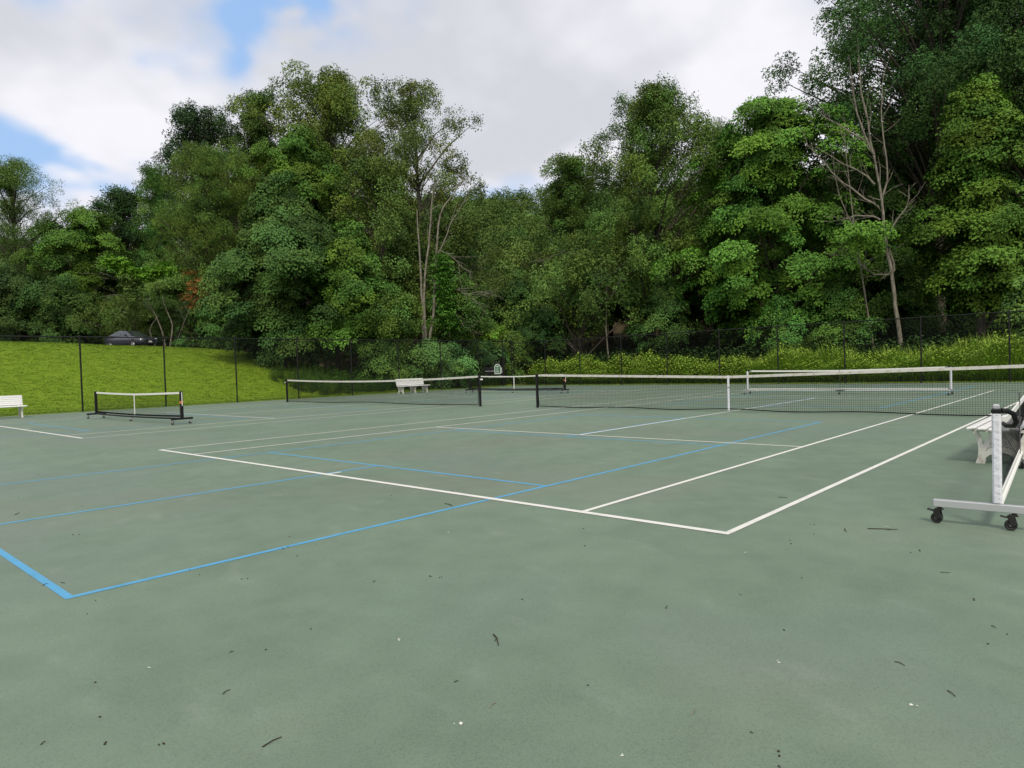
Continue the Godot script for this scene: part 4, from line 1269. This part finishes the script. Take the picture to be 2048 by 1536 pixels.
func grow(t: Node3D, hgt: float, base: float, R: float, shape: String, kind: int, col: Color, dens: float, sd: int, fine: float = 1.0, wood: Material = null) -> void:
	# trunk with limbs, then leafy sprays gathered on lobes round the crown
	rng.seed = sd
	base = minf(base, hgt * 0.6)
	var Hc := hgt - base
	var lean := Vector3(rng.randf_range(-1, 1), 0, rng.randf_range(-1, 1)) * R * 0.15
	var axis := func(h: float) -> Vector3:
		var q := clampf(h / hgt, 0.0, 1.0)
		return lean * q * q + Vector3(sin(q * 7.0 + sd) * 0.15, h, cos(q * 6.0 + sd) * 0.15) * Vector3(q, 1, q)
	var st := begin()
	var tr := 0.05 + 0.011 * hgt
	var pts := [Vector3(0, -0.3, 0)]
	for k in range(1, 9): pts.append(axis.call(hgt * 0.9 * k / 8.0))
	tube(st, pts, tr * 1.15, tr * 0.18, 7)
	var rs := clampf(R * (0.17 if kind == 0 else 0.2), 0.42, 0.95) * fine
	var N := int(dens * 1.5 * (TAU * R * Hc * 0.8) / (PI * rs * rs))
	N = clampi(N, 14, 520)
	var per := int((30.0 if kind == 0 else 24.0) * pow(rs / 1.2, 1.7))
	per = maxi(per, 7)
	var xfs := []; var cols := []
	
	for i in N:
		var tt := pow(rng.randf(), 0.85)
		var an := rng.randf() * TAU
		var nz := lumps.get_noise_3d(cos(an) * 2.4 + sd * 3.1, tt * 4.5, sin(an) * 2.4)
		var rad := R * profile(shape, tt) * (1.0 + 0.95 * nz)
		var q := pow(rng.randf(), 0.35) * 1.08 if i % 4 else rng.randf() * 0.6
		var hh := base + Hc * tt * (1.0 - 0.10 * (1.0 - tt)) - rs * 0.3 * tt
		var cen: Vector3 = axis.call(hh) + Vector3(cos(an), 0, sin(an)) * rad * q
		cen.y += rng.randf_range(-0.4, 0.4)
		# limb
		if (kind != 0 or i % 2 == 0) and rs > 0.35:
			var h0 := maxf(hgt * 0.12, hh - (0.55 + 0.5 * rng.randf()) * rad * q - 0.4)
			var a0: Vector3 = axis.call(minf(h0, hgt * 0.88))
			var md := a0.lerp(cen, 0.5) + Vector3(0, 0.12 * rad, 0) + ball() * 0.15
			tube(st, [a0, md, cen], clampf(0.012 * cen.distance_to(a0) + 0.015, 0.02, tr * 0.5), 0.010, 4, false)
		var out := Vector3(cos(an), 0, sin(an))
		var tone := rng.randf_range(0.6, 1.4)
		var yel := rng.randf_range(-0.12, 0.2)
		var lc := Color(col.r * tone * (1.0 + yel), col.g * tone, col.b * tone * (1.0 - yel))
		var tilt := (Vector3.UP + out * rng.randf_range(-0.1, 0.7) + ball() * 0.45).normalized()
		var tx := tilt.cross(Vector3(-out.z, 0.02, out.x)).normalized()
		var tz := tx.cross(tilt)
		var size := rs * rng.randf_range(0.5, 1.5)
		var n := int(per * pow(size / rs, 1.7)) + 2
		for k in n:
			var p: Vector3
			var up := Vector3.UP
			if kind == 0:
				var a := rng.randf() * TAU; var r := sqrt(rng.randf())
				var fl := Vector3(cos(a) * r, 0, sin(a) * r)
				p = (tx * fl.x + tz * fl.z) * size * 1.12 + tilt * (rng.randf_range(-0.2, 0.2) - 0.55 * size * r * r)
				up = (tilt * 0.55 + out * 0.55 + p * 0.4 / size + Vector3.UP * 0.25 + ball() * 0.4).normalized()
			else:
				p = ball()
				p = p.normalized() * pow(p.length(), 0.5) * size
				p.y *= 0.85
				up = (Vector3.UP * 0.55 + out * 0.5 + p.normalized() * 0.6 + ball() * 0.4).normalized()
			var x := up.cross(Vector3(rng.randf_range(-1, 1), 0.01, rng.randf_range(-1, 1))).normalized()
			var sc := rng.randf_range(0.8, 1.25) * clampf(fine, 0.75, 1.25)
			xfs.append(Transform3D(Basis(x, up, x.cross(up)).scaled(Vector3.ONE * sc), cen + p))
			var j := rng.randf_range(0.85, 1.15)
			cols.append(Color(lc.r * j, lc.g * j, lc.b * j))
	put("trunk", done(st), wood if wood else M.bark, t)
	scatter("crown", clumps[kind][sd % 3], M.leaf, xfs, cols, t).set_meta("kind", "stuff")
	leaf_copies += xfs.size()

func make_trees() -> void:
	lumps = noise(0.45, 2, 90)
	make_clumps()
	for i in TREES.size():
		var a: Array = TREES[i]
		var t := thing(a[0], a[1], "tree", w(a[2], a[3], land(a[2], a[3]) - 0.05))
		grow(t, a[4], a[5], a[6] * 1.18, a[7], a[8], a[9] * 1.62, a[10], 500 + i)
	for i in UNDER.size():
		var a: Array = UNDER[i]
		var bush: bool = a[0] == "bush"
		var t := thing(a[0], a[1], "bush" if bush else "tree", w(a[2], a[3], land(a[2], a[3]) - 0.05))
		grow(t, a[4], a[5], a[6] * 1.2, a[7], a[8], a[9] * 1.62, a[10], 700 + i, 0.85)
	for i in FILL.size():
		var a: Array = FILL[i]
		var dark: bool = a[5] == 1
		var t := thing("woodland_tree", "dull green woodland tree standing deep in the wood" if dark else "fresh green woodland tree standing deep in the wood", "tree", w(a[0], a[1], land(a[0], a[1]) - 0.05), 0.0, "trees deep in the wood")
		grow(t, maxf(a[2], 6.0), a[3], a[4] * 1.1, "r", a[5], Color(0.095, 0.15, 0.034) if dark else Color(0.09, 0.175, 0.032), 0.6, 900 + i, 1.3)
	far_wood()

func far_wood() -> void:
	rng.seed = 77
	var xfs := []; var cols := []
	for i in 850:
		var az := deg_to_rad(rng.randf_range(-84, 2))
		var d := rng.randf_range(98, 240)
		var x := 7.8 + sin(az) * d; var y := -4.9 + cos(az) * d
		var h := rng.randf_range(10, 16); var R := rng.randf_range(3.5, 5.5)
		var g := land(x, y)
		var tone := rng.randf_range(0.75, 1.3); var yel := rng.randf()
		var c := Color(0.08, 0.16, 0.035).lerp(Color(0.13, 0.2, 0.04), yel)
		for k in 70:
			var v := ball().normalized()
			v.y = absf(v.y) * 1.0 - 0.25
			var p := w(x, y, g + h * 0.55) + Vector3(v.x * R, v.y * h * 0.5, v.z * R) * rng.randf_range(0.7, 1.08)
			var s := rng.randf_range(2.4, 3.6)
			xfs.append(Transform3D(Basis(Vector3.UP, rng.randf() * TAU).scaled(Vector3.ONE * s), p))
			var j := rng.randf_range(0.8, 1.2) * tone
			cols.append(Color(c.r * j, c.g * j, c.b * j))
	var o := scatter("wooded_hillside", clumps[1][0], M.leaf, xfs, cols)
	tag(o, "far wood covering the hillside beyond the nearer trees", "wood", "", "stuff")

func bare(t: Node3D, limbs: Array, origin: Vector3, r0: float, mt: Material, main: int = 1, sd: int = 5) -> void:
	# the first «main» polylines are stems, the rest bare limbs with twigs
	rng.seed = sd
	for k in limbs.size():
		var pts := []
		for q in limbs[k]: pts.append(q - origin)
		if k < main: pts.insert(0, Vector3(pts[0].x, -0.3, pts[0].z))
		# smooth and roughen
		var fine := []
		for i in pts.size() - 1:
			for s in 3:
				var v: Vector3 = pts[i].cubic_interpolate(pts[i + 1], pts[maxi(i - 1, 0)], pts[mini(i + 2, pts.size() - 1)], s / 3.0)
				fine.append(v + ball() * r0 * 0.35)
		fine.append(pts[pts.size() - 1])
		var st := begin()
		var ra := r0 if k < main else r0 * 0.42
		tube(st, fine, ra, ra * 0.25, 7)
		if k >= main or k == 0:
			for j in range(1, fine.size() - 1):
				var d: Vector3 = (fine[j + 1] - fine[j]).normalized()
				var e := (d + ball() * 1.1 + Vector3.UP * 0.2).normalized() * rng.randf_range(0.5, 1.9)
				if k < main and j < fine.size() * 0.6: continue
				var m: Vector3 = fine[j] + e * 0.5 + ball() * 0.12
				tube(st, [fine[j], m, fine[j] + e], ra * 0.28, 0.008, 4)
				tube(st, [m, m + (e.normalized() + ball()).normalized() * 0.45], 0.014, 0.006, 3)
		put("trunk" if k < main else "limb", done(st), mt, t)

func vine_leaves(t: Node3D, path: Array, origin: Vector3, n: int, spread: float, col: Color, sd: int, called: String = "vine") -> void:
	rng.seed = sd
	var xfs := []; var cols := []
	for i in n:
		var u := rng.randf() * (path.size() - 1.001)
		var p: Vector3 = path[int(u)].lerp(path[int(u) + 1], u - int(u)) - origin + ball() * spread
		var up := (Vector3.UP + ball() * 0.7).normalized()
		var x := up.cross(Vector3(rng.randf_range(-1, 1), 0.01, rng.randf_range(-1, 1))).normalized()
		xfs.append(Transform3D(Basis(x, up, x.cross(up)).scaled(Vector3.ONE * rng.randf_range(0.6, 1.0)), p))
		var j := rng.randf_range(0.75, 1.25)
		cols.append(Color(col.r * j, col.g * j, col.b * j))
	scatter(called, clumps[0][1], M.leaf, xfs, cols, t).set_meta("kind", "stuff")

func make_dead_trees() -> void:
	var o := Vector3(DEAD[0][0].x, land(DEAD[0][0].x, -DEAD[0][0].z), DEAD[0][0].z)
	var t := thing("dead_tree", "tall pale dead tree with a forked trunk and bare limbs", "tree", o)
	bare(t, DEAD, o, 0.16, M.pale_bark, 1, 5)
	o = Vector3(THIN[0][0].x, land(THIN[0][0].x, -THIN[0][0].z), THIN[0][0].z)
	t = thing("dead_tree", "slender pale dead tree beside the forked one", "tree", o)
	bare(t, THIN, o, 0.08, M.pale_bark, 1, 6)
	o = Vector3(TWIN[0][0].x, land(TWIN[0][0].x, -TWIN[0][0].z), TWIN[0][0].z)
	t = thing("twin_trunk_tree", "pale twin trunked tree hung with vine and broken limbs", "tree", o)
	bare(t, TWIN, o, 0.12, M.pale_bark, 3, 7)
	vine_leaves(t, VINE_B, o, 260, 0.5, Color(0.090, 0.225, 0.030), 41)
	o = Vector3(SNAGS[0][0].x, land(SNAGS[0][0].x, -SNAGS[0][0].z), SNAGS[0][0].z)
	t = thing("snag", "tangle of bare grey branches under the broad oak", "tree", o)
	var sn := SNAGS.duplicate()
	sn.push_front([o, o + Vector3(-0.2, 4.0, 0.1), SNAGS[0][0]])
	bare(t, sn, o, 0.11, M.pale_bark, 1, 8)
	o = Vector3(BRUSH[0][0].x, land(BRUSH[0][0].x, -BRUSH[0][0].z), BRUSH[0][0].z)
	t = thing("dead_shrub", "dead grey shrub draped with bright vine behind the parked sedan", "shrub", o)
	bare(t, BRUSH, o, 0.08, M.pale_bark, 3, 9)
	vine_leaves(t, VINE_A, o, 460, 0.5, Color(0.150, 0.330, 0.030), 42)
	vine_leaves(t, [VINE_A[2], VINE_A[2] - Vector3(0, 3.5, 0)], o, 120, 0.9, Color(0.120, 0.195, 0.045), 43)
	vine_leaves(t, RED, o, 60, 1.0, Color(0.300, 0.135, 0.038), 44, "reddish_leaves")

func make_weeds() -> void:
	# tall grass and broad leaved weeds in the strip behind the fence
	var tall := blade_tuft(16, 1.75, 0.18, 0.32, 0.012, 8)
	var st := SurfaceTool.new()
	st.begin(Mesh.PRIMITIVE_TRIANGLES)
	rng.seed = 9
	for s in 3:
		var b := ball() * Vector3(0.12, 0, 0.12)
		var tip := b + ball() * Vector3(0.25, 0, 0.25) + Vector3.UP * rng.randf_range(1.3, 1.65)
		for i in 18:
			var p := b.lerp(tip, 0.1 + 0.9 * i / 18.0)
			var a := i * 2.4 + s
			leaf(st, p, Vector3(cos(a), -0.35, sin(a)).normalized(), Vector3(cos(a) * 0.8, 1.0, sin(a) * 0.8).normalized(), rng.randf_range(0.13, 0.22), rng.randf_range(0.03, 0.05))
	var broad := st.commit()
	rng.seed = 10
	var hn := noise(0.16, 3, 61)
	var xa := []; var ca := []; var xb := []; var cb := []
	for i in 15000:
		var x := rng.randf_range(-25.5, 13.0)
		var y := 33.2 + 4.8 * pow(rng.randf(), 1.6)
		var hs := clampf(0.82 + hn.get_noise_2d(x * 2.0, y * 2.0) * 0.75 + (0.14 if x < -10 else 0.2) * sin(x * 0.7), 0.5, 1.35) * lerpf(0.35, 1.0, smoothstep(33.1, 34.2, y)) * (1.0 if x > -9 else (0.85 if x > -14 else 1.0))
		hs = maxf(hs, 0.3) * rng.randf_range(0.8, 1.3)
		var leafy := rng.randf() < (0.75 if x < -9.0 else 0.3)
		var xf := Transform3D(Basis(Vector3.UP, rng.randf() * TAU).scaled(Vector3(1.1, hs, 1.1)), w(x, y, land(x, y) - 0.05))
		var j := rng.randf_range(0.75, 1.25); var yl := rng.randf_range(0.0, 1.0)
		var c := Color(0.19, 0.36, 0.04).lerp(Color(0.34, 0.45, 0.06), yl)
		c = Color(c.r * j, c.g * j, c.b * j)
		if leafy: xb.append(xf); cb.append(c)
		else: xa.append(xf); ca.append(c)
	var o := scatter("tall_grass", tall, M.blade, xa, ca)
	tag(o, "tall uncut grass in the strip behind the far fence", "grass", "", "stuff")
	o = scatter("leafy_weeds", broad, M.leaf, xb, cb)
	tag(o, "leafy weeds crowding the strip behind the far fence", "weeds", "", "stuff")
	xb = []; cb = []
	for i in 9000:
		var x := rng.randf_range(-40.0, 16.0); var y := 38.5 + 34.0 * pow(rng.randf(), 1.3)
		xb.append(Transform3D(Basis(Vector3.UP, rng.randf() * TAU).scaled(Vector3(1.7, rng.randf_range(0.6, 1.6), 1.7)), w(x, y, land(x, y) - 0.05)))
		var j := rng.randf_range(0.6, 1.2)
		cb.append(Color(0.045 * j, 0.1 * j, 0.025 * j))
	o = scatter("undergrowth", broad, M.leaf, xb, cb)
	tag(o, "dark leafy undergrowth on the floor of the wood", "undergrowth", "", "stuff")
	xb = []; cb = []
	for i in 1500:
		var x := rng.randf_range(-34.0, -27.0); var y := rng.randf_range(17.0, 33.0)
		xb.append(Transform3D(Basis(Vector3.UP, rng.randf() * TAU).scaled(Vector3.ONE * rng.randf_range(0.3, 0.75)), w(x, y, land(x, y) - 0.05)))
		var j := rng.randf_range(0.6, 1.2)
		cb.append(Color(0.08 * j, 0.18 * j, 0.03 * j))
	o = scatter("ground_cover", broad, M.leaf, xb, cb)
	tag(o, "low dark ground cover under the trees behind the benches", "ground cover", "", "stuff")

# ------------------------------------------------------------------ everything
func _ready() -> void:
	make_camera()
	make_sky()
	make_materials()
	make_ground()
	make_court()
	make_fences()
	tennis_net(0.0, true, "tennis net with a white centre strap, near the wheeled white net")
	tennis_net(-15.5, false, "tennis net without a centre strap on the court beside the lawn")
	portable_net("black wheeled pickleball net in front of the lawn bank", w(-15.5, 3.0), deg_to_rad(1.5), false)
	portable_net("black wheeled pickleball net near the gate", w(-15.9, 21.2), deg_to_rad(-1.0), false)
	portable_net("white posted pickleball net standing before the tall weeds", w(0.02, 20.75), 0.0, true)
	# rolled to the side: its near end stands at (7.03, 1.25)
	portable_net("white posted wheeled net in front of a white bench", w(7.03 - 0.065 * 3.35, 1.25 + 3.343), deg_to_rad(93.7), true, true)
	bench("white plastic bench beside the wheeled white net", w(6.33, 4.70), deg_to_rad(90.0))
	bench("white plastic bench by the fence behind the strapless tennis net", w(-23.1, 21.75), deg_to_rad(-90.0))
	bench("white plastic bench before the lawn bank beside the black wheeled net", w(-23.3, 1.9), deg_to_rad(-90.0))
	make_sign()
	make_car()
	make_truck()
	make_weeds_and_trees()
	make_litter()

func make_weeds_and_trees() -> void:
	make_trees()
	make_dead_trees()
	make_weeds()
